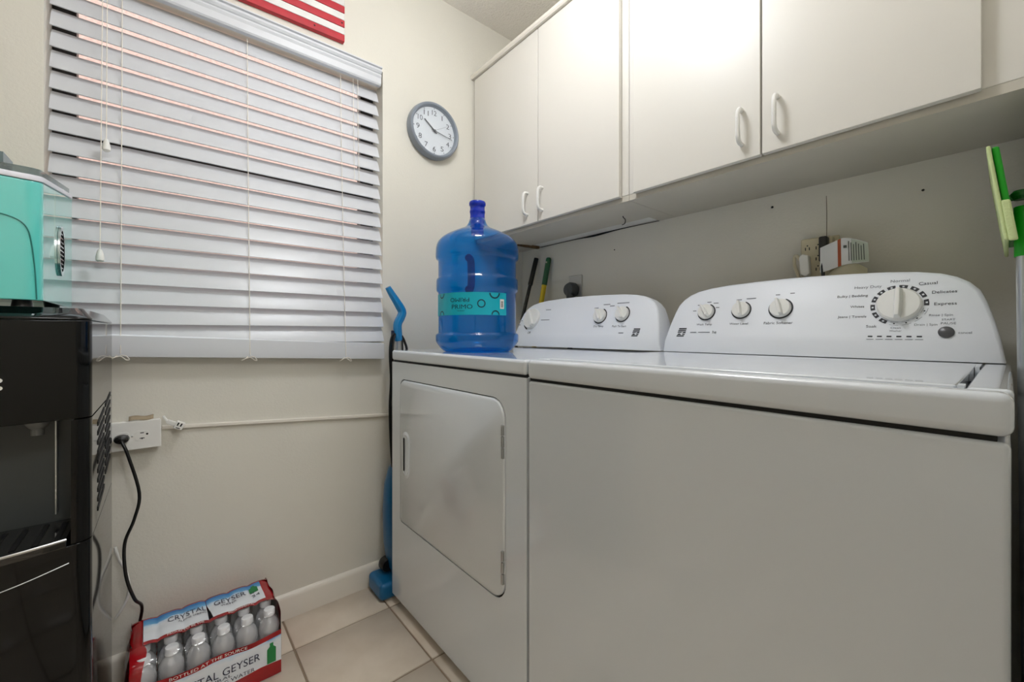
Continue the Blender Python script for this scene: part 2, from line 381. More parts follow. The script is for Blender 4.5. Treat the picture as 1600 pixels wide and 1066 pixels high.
for yy, ss, ww in ((1.24, .163, .03), (1.245, .118, .05), (1.40, .118, .025), (1.405, .098, .02), (.985, .158, .02), (.94, .170, .03), (.915, .163, .02), (.87, .172, .05), (.855, .06, .02)):
    tg.add([surf()(-yy - ww / 2, ss - .0018), surf()(-yy + ww / 2, ss - .0018), surf()(-yy + ww / 2, ss + .0018), surf()(-yy - ww / 2, ss + .0018)], [(0, 1, 2, 3)])
tg.build('small_print', M['print_grey'], con)['kind'] = 'stuff'

# --- washer
wy0, wy1 = -0.0045, 0.7005
wa = thing('washer', (0.96, 0.35, 0), 'white top-load washing machine with large cycle dial', 'washer')
box('cabinet_body', M['enamel'], wa, XF, XK, wy0 + 0.002, wy1 - 0.0005, 0.030, 0.8665, 0.006, 3)
for xx, yy in ((XF + 0.05, wy0 + 0.05), (XF + 0.05, wy1 - 0.05), (XK - 0.05, wy0 + 0.05), (XK - 0.05, wy1 - 0.05)):
    MB().lathe([(0.02, 0), (0.02, 0.010), (0.008, 0.014), (0.008, 0.033), (0, 0.033)], 14, (xx, yy, 0)).build('leveling_foot', M['black'], wa)
box('top_gap', M['dark'], wa, XF + 0.005, XK - 0.02, wy0 + 0.011, wy1 - 0.004, 0.866, 0.874)
# deck: front apron and side rims around the lid well
tk = MB()
LY0, LY1, LX0, LX1 = 0.036, 0.664, 0.664, 1.155
zt = 0.917
box('deck_front', M['enamel'], wa, XF - 0.003, LX0 - 0.002, wy0, wy1, 0.8715, zt - 0.001, 0.010, 4)
box('deck_right', M['enamel'], wa, LX0 - 0.002, XK, wy0, LY0 - 0.0065, 0.8715, zt, 0.005, 3)
box('deck_left', M['enamel'], wa, LX0 - 0.002, XK, LY1 + 0.003, wy1, 0.8715, zt, 0.005, 3)
box('deck_back', M['enamel'], wa, LX1 + 0.003, XK, LY0 - 0.0065, LY1 + 0.003, 0.8715, zt, 0.003, 2)
box('lid_well', M['dark'], wa, LX0 - 0.002, LX1 + 0.003, LY0 - 0.0065, LY1 + 0.003, 0.8725, 0.890)
box('lid', M['enamel'], wa, LX0 + 0.001, LX1, LY0, LY1, 0.895, zt + 0.0012, 0.003, 3)
box('deck_strip', M['enamel'], wa, LX0 - 0.001, 0.69, LY0 - 0.006, LY0 - 0.0005, 0.893, zt + 0.001); box('deck_strip', M['enamel'], wa, 1.05, LX1 + 0.002, LY0 - 0.006, LY0 - 0.0005, 0.893, zt + 0.001)
con = console(wa, 0.3475, 0.0)
f = surf()
# cycle dial
MB().lathe([(0.0375, 0), (0.037, 0.008), (0.034, 0.011), (0.0, 0.012)], 48, con_pt(0.152, 0.124), RF).build('cycle_dial', M['white'], con)
g = MB(); cpt = Vector(con_pt(0.152, 0.124))
out = [(-.0065, -.034), (.0065, -.034), (.008, 0), (.0065, .034), (-.0065, .034), (-.008, 0)]
g.prism(out, lambda u, v: cpt + RF @ Vector((u, v, .010)), lambda u, v: cpt + RF @ Vector((u * .55, v * .93, .027)))
g.build('grip', M['white'], con, 0.002, 3)
sg = MB(); so = MB(); sd = MB()
for k in range(14):
    a = R(k * 360 / 14 + 90 + 3 - 8); a_deg = (k * 360 / 14 + 85) % 360
    hollow = 110 < a_deg < 205
    aa0, aa1 = R(a_deg - 9), R(a_deg + 9)
    if hollow:
        for r0, r1 in ((.0395, .0402), (.0465, .0472)): ring_seg(so, .152, .124, r0, r1, aa0, aa1)
        ring_seg(sd, .152, .124, .042, .0445, R(a_deg - 1.7), R(a_deg + 1.7), 0.0007, 2)
    else:
        ring_seg(sg, .152, .124, .0395, .0472, aa0, R(a_deg - 2.4)); ring_seg(sg, .152, .124, .0395, .0472, R(a_deg + 2.4), aa1)
        ring_seg(sg, .152, .124, .0395, .0417, R(a_deg - 2.5), R(a_deg + 2.5)); ring_seg(sg, .152, .124, .0452, .0472, R(a_deg - 2.5), R(a_deg + 2.5))
sg.build('dial_marker', M['print'], con); so.build('dial_marker_outline', M['print_grey'], con); sd.build('dial_marker_dot', M['print'], con)
knob(con, 0.570, 0.125, 0.0225, R(-35), 'wash_temp_knob'); knob(con, 0.474, 0.127, 0.0225, R(-12), 'water_level_knob'); knob(con, 0.378, 0.127, 0.0245, R(-18), 'softener_knob')
mg = mat('mid_grey_print', (120, 122, 128), 0.5); tg = MB()
for t_, y, s, w_, dark in (('Normal', .152, .1815, .031, 0), ('Casual', .108, .1715, .028, 1), ('Delicates', .0835, .150, .036, 1), ('Express', .0815, .1225, .032, 1), ('Rinse | Spin', .0875, .098, .034, 0), ('Drain | Spin', .109, .0775, .034, 0),
    ('Clean', .155, .0715, .016, 0), ('Washer', .155, .0645, .02, 0), ('Soak', .195, .0755, .018, 1), ('Jeans | Towels', .231, .0985, .052, 1), ('Whites', .2225, .124, .025, 1), ('Bulky | Bedding', .233, .150, .056, 1), ('Heavy Duty', .206, .1705, .048, 0),
    ('START', .0765, .0885, .019, 0), ('PAUSE', .0765, .0805, .021, 0), ('cancel', .0535, .0605, .018, 0), ('Wash Temp', .571, .0855, .045, 1), ('Water Level', .476, .087, .048, 1), ('Fabric Softener', .380, .0875, .066, 1)):
    tw_ = MB(); put_text(tw_, t_, -y, s, w_, f, 0.9); tw_.build('lettering', M['print'] if dark else mg, con)
for k in range(6):
    y = .196 - .0157 * k; tx = MB(); tx.add([f(-y - .004, .0503), f(-y + .004, .0503), f(-y + .004, .0533), f(-y - .004, .0533)], [(0, 1, 2, 3)]); tx.build('indicator_mark', M['print'], con)
    tg.add([f(-y - .006, .0445), f(-y + .006, .0445), f(-y + .006, .0458), f(-y - .006, .0458)], [(0, 1, 2, 3)])
for y, s, w_ in ((.593, .148, .012), (.566, .156, .012), (.546, .152, .014), (.54, .138, .01), (.606, .130, .01), (.483, .158, .014), (.452, .160, .024), (.388, .166, .01), (.355, .168, .01), (.60, .062, .018), (.568, .062, .034)):
    tg.add([f(-y - w_ / 2, s - .0012), f(-y + w_ / 2, s - .0012), f(-y + w_ / 2, s + .0012), f(-y - w_ / 2, s + .0012)], [(0, 1, 2, 3)])
tx = MB(); put_text(tx, 'he', -.538, .0625, .011, f); tx.build('lettering', M['print'], con); tg.build('small_print', mg, con)['kind'] = 'stuff'
logo(con, 0.637, 0.062, 0.027)
MB().lathe([(0.0118, 0), (0.0118, 0.003), (0.0095, 0.0045), (0, 0.005)], 28, con_pt(.079, .061), RF).build('start_button', mat('grey_button', (78, 78, 80), 0.3), con)

# ------------------------------------------------------------ wall cabinets
CX = 1.108; CZ0, CZ1 = 1.388, 2.150
DXF = 1.090
def cabinet(name_label, y0, y1, doors, notch=None):
    t = thing('wall_cabinet', ((CX + XB) / 2, (y0 + y1) / 2, CZ0), name_label, 'cabinet', 'wall cabinets over the laundry machines')
    mb = MB(); zb = CZ0 + 0.018
    box('carcass', M['cab'], t, CX, XB, y0, y1, zb, CZ1, 0.0015, 1)
    if notch:
        a, b_, nx = notch
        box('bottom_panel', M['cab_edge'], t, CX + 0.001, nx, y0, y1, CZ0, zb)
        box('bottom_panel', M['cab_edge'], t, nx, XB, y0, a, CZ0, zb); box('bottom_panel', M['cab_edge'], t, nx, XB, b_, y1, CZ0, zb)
        box('opening_strip', M['white'], t, nx + 0.002, XB - 0.006, a, b_, CZ0 + 0.003, CZ0 + 0.0175)
        br = MB().prism([(1.252, b_ + .012), (1.30, b_ - .003), (nx + .05, b_ - .010), (nx + .05, b_ + .006), (1.30, b_ + .012)], lambda x, y: (x, y, CZ0 - 0.009), lambda x, y: (x, y, CZ0 + 0.006))
        br.build('broken_edge', mat('raw_wood', (112, 84, 52), 0.9, rgb2=(62, 44, 28), vscale=60), t)
        MB().tube([(XB - .004, a + .0, CZ0 - .001), (XB - .003, a + .18, CZ0 + .002), (XB - .006, a + .3, CZ0 - .002), (XB - .003, a + .42, CZ0 + .001), (XB - .004, b_, CZ0)], lambda q: 0.0012 + 0.003 * math.exp(-((q - .45) / .18) ** 2), 6).build('dark_crack', M['dark'], t)
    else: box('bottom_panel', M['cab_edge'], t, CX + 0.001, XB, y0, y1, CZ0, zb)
    for d0, d1, hy in doors:
        d = box('door', M['cab'], t, DXF, CX - 0.002, d0, d1, 1.402, CZ1 - 0.012, 0.0012, 1)
        z = 1.4825; L = 0.036; x = DXF
        hb = MB().tube([(x + .001, hy, z + L + .004), (x - .016, hy, z + L + .003), (x - .0245, hy, z + L - .010), (x - .0255, hy, z), (x - .0245, hy, z - L + .006), (x - .016, hy, z - L - .006), (x + .001, hy, z - L - .008)], 0.0052, 10, 5)
        hb.build('handle', M['white'], d)
    return t
cabinet('cream two-door wall cabinet in the corner by the clock', 0.757, YA - 0.002, [(1.1515, 1.572, 1.207), (0.781, 1.1475, 1.124)], notch=(0.82, 1.447, 1.324))
cabinet('cream two-door wall cabinet above the washer with wide doors', YC + 0.002, 0.756, [(0.3795, 0.731, 0.420), (0.029, 0.3755, 0.342)])
tr = MB().prism([(0, 0), (-.030, 0), (-.034, .006), (-.034, .016), (-.030, .022), (0, .022)], lambda a, z: (CX + .002 + a, YC + .002, CZ1 - .010 + z), lambda a, z: (CX + .002 + a, YA - .001, CZ1 - .010 + z))
tag(tr.build('trim_1', M['base'], None, sharp=25), 'rounded white trim along the cabinet tops', 'trim', kind='structure')
hk = MB().tube([(1.24, 0.8705, CZ0 + .002), (1.24, 0.8705, CZ0 - .004), (1.24, 0.862, CZ0 - .014), (1.243, 0.866, CZ0 - .026), (1.24, 0.876, CZ0 - .03)], 0.0016, 6)
tag(hk.build('wire_hook', M['dark'], None), 'small dark wire hook under the corner cabinet', 'hook')

# ------------------------------------------------------------ window blind
bl = thing('window_blind', (0.21, 1.612, 0.90), 'white wide-slat window blind with valance hanging closed', 'blind')
vp = [(1.590, 1.942), (1.573, 1.942), (1.5695, 1.947), (1.5685, 1.968), (1.5650, 1.976), (1.5650, 1.981), (1.5675, 1.9825), (1.5640, 1.985), (1.5600, 1.992), (1.5600, 1.9985), (1.5630, 2.0005), (1.5560, 2.003), (1.5560, 2.007), (1.590, 2.007)]
MB().prism(vp, lambda y, z: (WX0 + .004, y, z), lambda y, z: (0.6465, y, z)).build('valance', M['blind'], bl, sharp=20)
box('headrail', mat('headrail_cream', (238, 226, 212), 0.4), bl, WX0 + .006, WX1 - .008, 1.591, 1.645, 1.9485, 1.998, 0.002, 1)
SX0, SX1 = -0.2305, 0.6475; PIT = 0.0556; SW = 0.063; TH = R(63.5)
def yc(z): return 1.614 - .060 * (max(0, 1.95 - z) / 1.05) ** 1.3
def slat(zc, th=TH, name='slat', tw=0.0):
    # crowned thin slat: room-side edge low, outer edge high
    top = []; bot = []; ns = 6
    for i in range(ns + 1):
        q = i / ns - .5; a = q * SW; h = 0.0022 * (1 - (2 * q) ** 2)
        for L, e in ((top, .0014), (bot, -.0014)):
            hh = h + e; L.append((a * math.cos(th) - hh * math.sin(th), a * math.sin(th) + hh * math.cos(th)))
    pts = top + bot[::-1]
    return MB().prism(pts, lambda y, z: (SX0, yc(zc) + y, zc + z - tw * (SX0 - .2)), lambda y, z: (SX1, yc(zc) + y, zc + z - tw * (SX1 - .2)))
z_last = 0.9715
for k in range(18): slat(z_last + PIT * k).build('slat', M['blind'], bl, sharp=50)
rail = MB(); xa, xb_ = SX0, SX1
def rz(x): return 0.9165 - (x - SX0) * (0.0415 / (SX1 - SX0))
rp = [(-.007, 0), (.007, 0.001), (.0085, .02), (.009, .060), (.003, .062), (-.006, .058), (-.0085, .02)]
rail.prism(rp, lambda y, z: (xa, 1.5475 + y, rz(xa) + z), lambda y, z: (xb_, 1.5475 + y, rz(xb_) + z))
rail.build('bottom_rail', M['blind'], bl, 0.001, 1)
for x in (-0.093, 0.206, 0.502):
    zz = [z_last + PIT * k for k in range(18)]
    pts = [(x, 1.5975, 1.94)]
    for z in zz[::-1]: pts += [(x, yc(z) - .0175, z - .022)]
    pts += [(x, 1.5375, rz(x) + .01)]
    MB().tube(pts, 0.0011, 6, 1).build('ladder_cord', M['cord_white'], bl)
    MB().tube([(x - .006, 1.5365, rz(x) + .006), (x - .016, 1.5335, rz(x) - .004), (x - .024, 1.5315, rz(x) - .007), (x - .015, 1.5315, rz(x) - .002), (x, 1.5345, rz(x) + .002), (x + .012, 1.5315, rz(x) - .008), (x + .018, 1.5315, rz(x) - .007), (x + .011, 1.5335, rz(x) + .003), (x, 1.5355, rz(x) + .005)], 0.0012, 6).build('cord_knot', M['cord_white'], bl)
tas = [(0, -.034), (.0045, -.034), (.0085, -.030), (.0088, -.022), (.006, -.008), (.0035, -.001), (0, 0)]
for x, z in ((-0.131, 1.195), (-0.1215, 1.497)):
    MB().tube([(x, 1.586, 1.94), (x, 1.572, 1.80), (x, (1.522 if z < 1.3 else 1.554), z - .003)], 0.0010, 6, 4).build('pull_cord', M['cord_white'], bl)
    MB().lathe(tas, 14, (x, (1.522 if z < 1.3 else 1.554), z)).build('tassel', M['white'], bl)
for x in (0.545, 0.562):
    MB().tube([(x, 1.588, 1.94), (x + .002, 1.589, 1.78), (x + .001, 1.575, 1.55)], 0.0009, 5, 4).build('pull_cord', M['cord_white'], bl)

# ------------------------------------------------------------ wooden flag
fg = thing('wooden_flag', (0.21, 1.575, 2.047), 'striped red and white wooden plank flag above the blind', 'flag')
mr = mat('flag_red', (196, 42, 52), 0.55, rgb2=(172, 34, 46), vscale=24, bump=0.15, bscale=90); mw = mat('flag_white', (232, 230, 226), 0.6, var=0.06, vscale=20); mblue = mat('flag_blue', (40, 58, 110), 0.6, var=0.15, vscale=20)
sh = 0.0262; fx0, fx1 = -0.10, 0.507
def fz(x, z): return z + (x - fx1) * 0.018
for k in range(13):
    x0 = fx0 if k < 6 else fx0 + 0.25; z0 = 2.047 + k * sh
    m = MB(); yy = 1.566 + (0.0008 if k % 2 else 0)
    if z0 + sh > 2.425: break
    m.add([(a, b_, fz(a, c)) for a in (x0, fx1) for b_ in (yy, 1.5845) for c in (z0 + .0006, z0 + sh - .0006)], [(0, 1, 3, 2), (4, 6, 7, 5), (0, 4, 5, 1), (2, 3, 7, 6), (0, 2, 6, 4), (1, 5, 7, 3)])
    m.build('plank', mw if k % 2 else mr, fg, 0.0012, 1)
for k in range(6, 13):
    z0 = 2.047 + k * sh
    MB().add([(a, b_, fz(a, c)) for a in (fx0, fx0 + .249) for b_ in (1.566, 1.5845) for c in (z0 + .0006, z0 + sh - .0006)], [(0, 1, 3, 2), (4, 6, 7, 5), (0, 4, 5, 1), (2, 3, 7, 6), (0, 2, 6, 4), (1, 5, 7, 3)]).build('plank', mblue, fg, 0.0012, 1)
for xk, zk in ((0.403, 2.061), (0.497, 2.113), (0.36, 2.166)): MB().lathe([(0, 0), (.0028, 0), (.0028, .001), (0, .001)], 10, (xk, 1.5655, fz(xk, zk)), Matrix.Rotation(R(90), 3, 'X')).build('knot_hole', M['dark'], fg)

# ------------------------------------------------------------ clock
ck = thing('wall_clock', (0.876, YA, 1.833), 'round grey-rimmed wall clock with white face', 'clock')
RC = Matrix.Rotation(R(90), 3, 'X')     # local z -> -Y
cc = (0.876, YA, 1.833)
MB().lathe([(0.108, 0.001), (0.1165, 0.004), (0.1175, 0.02), (0.114, 0.036), (0.109, 0.040), (0.104, 0.038), (0.100, 0.026), (0.0985, 0.022), (0, 0.022)], 56, cc, RC).build('rim', mat('clock_grey', (138, 146, 156), 0.35), ck)
face = MB().lathe([(0.0985, 0.0222), (0, 0.0226)], 56, cc, RC).build('face', mat('clock_face', (232, 235, 242), 0.5), ck)
def cf(off): return lambda u, v: (cc[0] + u, cc[1] - off, cc[2] + v)
num = MB()
for h in range(1, 13):
    a = R(30 * h); r = 0.076
    put_text(num, str(h), r * math.sin(a), r * math.cos(a), 0.011 * len(str(h)) + (.0035 if len(str(h)) == 1 else 0) - (.0105 if h == 1 else 0), cf(.0232), height=0.021)
    num.add([cf(.0232)(r2 * math.sin(a + da), r2 * math.cos(a + da)) for r2, da in ((.092, -.018), (.096, -.018), (.096, .018), (.092, .018))], [(0, 1, 2, 3)])
num.build('numerals', mat('clock_numeral', (92, 96, 106), 0.5), face)
def hand(name, deg, L, w0, w1, off, m):
    a = R(deg); ux, uz = math.sin(a), math.cos(a); px, pz = uz, -ux
    pts = [(-.014, -w0), (-.014, w0), (L, w1), (L, -w1)]
    MB().prism(pts, lambda l, q: (cc[0] + ux * l + px * q, cc[1] - off, cc[2] + uz * l + pz * q), lambda l, q: (cc[0] + ux * l + px * q, cc[1] - off - .0008, cc[2] + uz * l + pz * q)).build(name, m, face)
mh = mat('clock_hand', (74, 78, 88), 0.4)
hand('hour_hand', 308, 0.060, .0028, .0022, .026, mh); hand('minute_hand', 101, 0.086, .0018, .001, .028, mh); hand('second_hand', 60, 0.08, .0006, .0004, .030, M['print_grey'])
MB().lathe([(.0042, .024), (.0042, .032), (0, .033)], 16, cc, RC).build('hub', mh, face)
MB().lathe([(0.1, 0.0335), (0, 0.0335)], 48, cc, RC).build('lens', film_mat('clock_lens', (0.97, 0.98, 0.98)), ck)

# ------------------------------------------------------------ blue water jug on the dryer
jc = (0.806, 1.145, 0.9146)
jug = thing('water_jug', jc, 'large translucent blue water jug standing on the dryer', 'jug')
jm = film_mat('blue_polycarbonate', (0.02, 0.53, 0.93), gloss=0.05, diffuse=0.15, drgb=(0, 118, 205), rough=0.03, bump=0.10, bscale=40)
jp = [(0, .014), (.06, .011), (.095, .004), (.106, .0), (.114, .003), (.124, .013), (.132, .024), (.1375, .032), (.1385, .040), (.1385, .052), (.1365, .057), (.1310, .0595), (.1298, .064), (.1298, .190), (.1305, .194), (.1350, .198), (.1365, .204), (.1365, .232), (.1350, .238), (.1310, .2415), (.1300, .246), (.1300, .298), (.1312, .302), (.1365, .305), (.1385, .312), (.1382, .336), (.136, .350), (.131, .362), (.120, .374), (.104, .385), (.084, .395), (.064, .404), (.048, .411), (.037, .419), (.030, .430), (.0262, .444)]
MB().lathe(jp, 64, jc).build('body', jm, jug, sharp=80)
nk = MB().lathe([(.0205, .392), (.0215, .41), (.0262, .4435), (.0248, .450), (.0248, .462), (.0262, .465), (.0262, .470), (.0248, .473), (.0248, .486), (.0278, .489), (.0282, .497), (.026, .501), (.0225, .500), (.0222, .47)], 40, jc)
nk.f = [q for q in nk.f if len(q) == 4]
n_o = nk.build('neck', film_mat('deep_blue_neck', (0.05, 0.16, 0.72), diffuse=0.5, drgb=(12, 62, 205), rough=0.08), jug, sharp=60); n_o['label'] = 'dark blue neck with rolled rim'
# camera-facing directions around the jug axis
va = math.atan2(-jc[1], -jc[0])
def jl(u, v, r=.1309):       # u metres round the jug, to the viewer's right; v height
    a = va + u / r; return (jc[0] + r * math.cos(a), jc[1] + r * math.sin(a), jc[2] + v)
lab = MB().grid(40, 1, lambda a, b_: jl(-.21 + .31 * a, .116 + .070 * b_))
lo = lab.build('label', mat('teal_label', (0, 186, 206), 0.4, rgb2=(0, 174, 194), vscale=8), jug); lo['label'] = 'teal paper label printed with dark rings'
ink_j = mat('label_ink', (0, 52, 72), 0.5)
def jr(u, v, r0, r1, a0=0, a1=360, n=20):
    vs = []; lp = MB()
    for i in range(n + 1):
        a = R(a0 + (a1 - a0) * i / n)
        for r in (r0, r1): vs.append(jl(u + r * math.cos(a), v + r * math.sin(a), .1313))
    lp.add(vs, [(2 * i, 2 * i + 1, 2 * i + 3, 2 * i + 2) for i in range(n)]); lp.build('printed_ring', ink_j, lo)
jr(.012, .151, .0095, .0130); jr(.055, .185, .0140, .0185, 182, 358); jr(.058, .1165, .0105, .0145, 3, 177); jr(-.135, .185, .012, .0155, 182, 358); jr(-.135, .1165, .0105, .014, 3, 177)
f3 = lambda u, v: jl(u, v, .1313)
for t_, u, v, w_, h, ro in (('PRIMO', -.050, .1415, .070, .0135, 0), ('PRIMO', -.058, .1625, .066, .0125, math.pi), ('water', -.052, .129, .026, .003, 0)):
    lp = MB(); put_text(lp, t_, u, v, w_, f3, height=h, rot=ro); lp.build('lettering', ink_j, lo)
bc = MB().grid(1, 1, lambda a, b_: jl(.074 + .016 * a, .136 + .030 * b_, .1313)); bc.build('barcode_patch', M['white'], lo)
bl2 = MB()
for q in range(7): bl2.grid(1, 1, lambda a, b_: jl(.0775 + .009 * a, .1405 + .003 * q + (.0012 + .0006 * (q % 2)) * b_, .1316))
bl2.build('barcode_bars', M['print'], lo)
gi = MB(); ga = va - .22
gx, gy = math.cos(ga), math.sin(ga)
gi.tube([(jc[0] + gx * .124, jc[1] + gy * .124, jc[2] + .292), (jc[0] + gx * .098, jc[1] + gy * .098, jc[2] + .288), (jc[0] + gx * .09, jc[1] + gy * .09, jc[2] + .262), (jc[0] + gx * .09, jc[1] + gy * .09, jc[2] + .215), (jc[0] + gx * .105, jc[1] + gy * .105, jc[2] + .197), (jc[0] + gx * .124, jc[1] + gy * .124, jc[2] + .195)], .012, 10)
gi.build('grip_handle', film_mat('grip_blue', (0.05, 0.14, 0.6), diffuse=0.5, drgb=(10, 50, 150)), jug)

# ------------------------------------------------------------ water dispenser
DX0, DX1, DY0, DY1 = -0.425, -0.107, 1.100, 1.500
wd = thing('water_dispenser', (-0.266, 1.30, 0), 'glossy black water dispenser with a dispensing niche', 'water dispenser')
gb = mat('gloss_black', (10, 11, 11), 0.06, coat=0.6); gb2 = mat('gloss_black_side', (8, 9, 9), 0.05, spec=0.3)
def plan(inset=0.0, bow=0.018, rr=0.026):
    x0, x1, y0, y1 = DX0 + inset, DX1 - inset, DY0 + inset, DY1 - inset
    pts = [(x1, y1)]
    for k in range(7): a = R(0 - 15 * k); pts.append((x1 - rr + rr * math.cos(a), y0 + rr + rr * math.sin(a)))
    for k in range(1, 12):
        q = k / 12; pts.append((x1 - rr + (x0 - x1 + 2 * rr) * q, y0 - bow * math.sin(math.pi * q)))
    for k in range(7): a = R(-90 - 15 * k); pts.append((x0 + rr + rr * math.cos(a), y0 + rr + rr * math.sin(a)))
    pts.append((x0, y1)); return pts
def slab(name, z0, z1, m, ins=0.0, parent=wd, bev=0.0015):
    p = plan(ins); return MB().prism(p, lambda x, y: (x, y, z0), lambda x, y: (x, y, z1)).build(name, m, parent, bev, 2)
slab('base', 0.0, 0.03, M['black'], 0.012)
slab('lower_door', 0.03, 0.586, gb2)
slab('upper_panel', 0.817, 0.998, gb2)
pt = plan(0.0); p2 = plan(0.014, rr=.022)
tpz = MB(); k_ = len(pt)
tpz.add([(x, y, 0.9995) for x, y in pt] + [(x, y, 1.003) for x, y in pt] + [(x, y if y > 1.4 else y + .012, 1.022) for x, y in p2], [tuple(range(k_))[::-1]] + [(i, (i + 1) % k_, k_ + (i + 1) % k_, k_ + i) for i in range(k_)] + [(k_ + i, k_ + (i + 1) % k_, 2 * k_ + (i + 1) % k_, 2 * k_ + i) for i in range(k_)] + [tuple(range(2 * k_, 3 * k_))])
tpz.build('top_cover', gb2, wd, 0.003, 3)
# niche band: side pillars, back and ceiling of the niche
NX0, NX1, NY = -0.402, -0.130, 1.225
pil = [p for p in plan() if p[0] > NX1 or p[1] > 1.4]
nb = [(DX1, DY1)] + [p for p in plan()[1:8]]
nb = [p for p in nb] + [(NX1, DY0 + .001), (NX1, NY), (NX0, NY), (NX0, DY0 + .001)] + [p for p in plan()[19:26]] + [(DX0, DY1)]
MB().prism(nb, lambda x, y: (x, y, 0.588), lambda x, y: (x, y, 0.815)).build('niche_housing', gb2, wd, 0.0012, 1)
box('niche_back', mat('niche_grey', (70, 74, 74), 0.4), wd, NX0 + .002, NX1 - .002, NY - .008, NY - .001, 0.60, 0.812)
box('niche_strip', M['steel'], wd, -0.1655, -0.1635, NY - .030, NY - .009, 0.62, 0.815)  # thin steel-coloured upright strip inside the niche
MB().lathe([(.017, .817), (.017, .808), (.012, .800), (.009, .798), (.009, .786), (0, .786)][::-1], 20, (-0.182, 1.155, 0)).build('spout', mat('spout_grey', (120, 122, 122), 0.25), wd)
tr_ = [( -.385, 1.10), (-.385, NY - .012), (-.137, NY - .012), (-.137, 1.10)] + [(-.137 - .248 * q / 10, 1.088 - .026 * math.sin(math.pi * q / 10)) for q in range(11)]
MB().prism(tr_, lambda x, y: (x, y, .588), lambda x, y: (x, y, .602)).build('drip_tray', gb, wd, 0.002, 2)
MB().tube([(-.137 - .248 * q / 10, 1.087 - .026 * math.sin(math.pi * q / 10), .6025) for q in range(11)], .0028, 8, 2).build('tray_rim', M['chrome'], wd)
for q in range(9):
    xx = -.15 - .026 * q; MB().box(xx - .004, xx + .004, 1.09, NY - .03, .602, .6035).build('tray_slot', M['black'], wd, 0.0008, 1)
MB().tube([(DX1 - .028 - (DX1 - DX0 - .056) * q / 12, DY0 - .0005 - .018 * math.sin(math.pi * q / 12), .555 - .02 * math.sin(math.pi * q / 12)) for q in range(13)], .0009, 6, 2).build('door_seam', M['steel'], wd)
for z in (.895, .882): MB().lathe([(.0035, 0), (.0035, .001), (0, .0012)], 12, (-.2135, 1.0849, z), Matrix.Rotation(R(90), 3, 'X')).build('indicator', M['white'], wd)
def vent(y0, y1, z):
    return MB().add([(DX1 + dx, y, z + dz) for dx in (-.001, .0012) for y, dz in ((y0, -.012), (y1, .004), (y1, .0125), (y0, -.0035))], [(0, 3, 2, 1), (4, 5, 6, 7), (0, 1, 5, 4), (1, 2, 6, 5), (2, 3, 7, 6), (3, 0, 4, 7)])
for q in range(10): vent(1.205, 1.32, .795 - .0195 * q).build('vent_slot', M['dark'], wd)
for q in range(9): vent(1.345, 1.45, .815 - .0195 * q).build('vent_slot', M['dark'], wd)

# ------------------------------------------------------------ ice maker on the dispenser
im = thing('ice_maker', (-0.30, 1.26, 1.022), 'turquoise countertop ice maker on top of the black dispenser', 'ice maker')
teal = mat('teal_gloss', (98, 208, 198), 0.12, coat=0.8)
IX0, IX1, IY0, IY1 = -0.412, -0.172, 1.118, 1.440
def iplan(ins=0.0, rr=.022, bow=.014):
    x0, x1, y0, y1 = IX0 + ins, IX1 - ins, IY0 + ins, IY1 - ins; pts = [(x1, y1)]
    for k in range(6): a = R(-18 * k); pts.append((x1 - rr + rr * math.cos(a), y0 + rr + rr * math.sin(a)))
    for k in range(1, 10): q = k / 10; pts.append((x1 - rr + (x0 - x1 + 2 * rr) * q, y0 - bow * math.sin(math.pi * q)))
    for k in range(6): a = R(-90 - 18 * k); pts.append((x0 + rr + rr * math.cos(a), y0 + rr + rr * math.sin(a)))
    return pts + [(x0, y1)]
def itz(y): return 1.2475 + max(0, (y - IY0)) * .15
ip = iplan()
MB().prism(ip, lambda x, y: (x, y, 1.034), lambda x, y: (x, y, itz(y))).build('body', teal, im, 0.002, 2)
MB().prism(iplan(-.001), lambda x, y: (x, y, itz(y) + .0005), lambda x, y: (x, y, itz(y) + .011)).build('lid_rim', mat('lavender_rim', (226, 226, 234), 0.3), im, 0.002, 2)
MB().prism(iplan(.004), lambda x, y: (x, y, itz(y) + .0115), lambda x, y: (x, y, itz(y) + .024)).build('lid', film_mat('smoked_lid', (0.55, 0.62, 0.62), diffuse=.25, drgb=(150, 165, 165)), im)
for a, b_, c0, c1 in ((-.36, -.31, 1.15, 1.30), (-.29, -.22, 1.14, 1.20)):
    box('lid_window', mat('lid_grey', (112, 128, 130), 0.2), im, a, b_, c0, c1, itz(1.2) + .018, itz(1.3) + .0215)
sm = MB()
front = [(-.40, 1.185), (-.30, 1.184), (-.235, 1.183), (-.205, 1.178), (-.190, 1.165), (-.184, 1.14), (-.180, 1.09), (-.178, 1.036)]
def ify(x):
    q = (IX1 - .022 - x) / (IX1 - IX0 - .044)
    if q > 0: return IY0 - .014 * math.sin(math.pi * min(q, 1)) - .0006
    a = math.acos(max(-1, min(1, (x - IX1 + .022) / .022))); return IY0 + .022 - .022 * math.sin(a) - .0006
sm.tube([(x, ify(x), z) for x, z in front], .0011, 6, 4); sm.build('panel_seam', mat('dark_teal', (38, 128, 122), 0.4), im)
vo = MB(); vy, vz = 1.292, 1.149
RX = Matrix.Rotation(R(90), 3, 'Y')
ov = lambda r, k: [(IX1 + k, vy + r * .030 * math.cos(R(a)), vz + r * .053 * math.sin(R(a))) for a in range(0, 360, 12)]
n = 30; a_, b2, c2 = ov(1, .0005), ov(1, .004), ov(.82, .004)
vo.add(a_ + b2 + c2, [(i, (i + 1) % n, n + (i + 1) % n, n + i) for i in range(n)] + [(n + i, n + (i + 1) % n, 2 * n + (i + 1) % n, 2 * n + i) for i in range(n)])
ve = vo.build('fan_vent', M['chrome'], im)
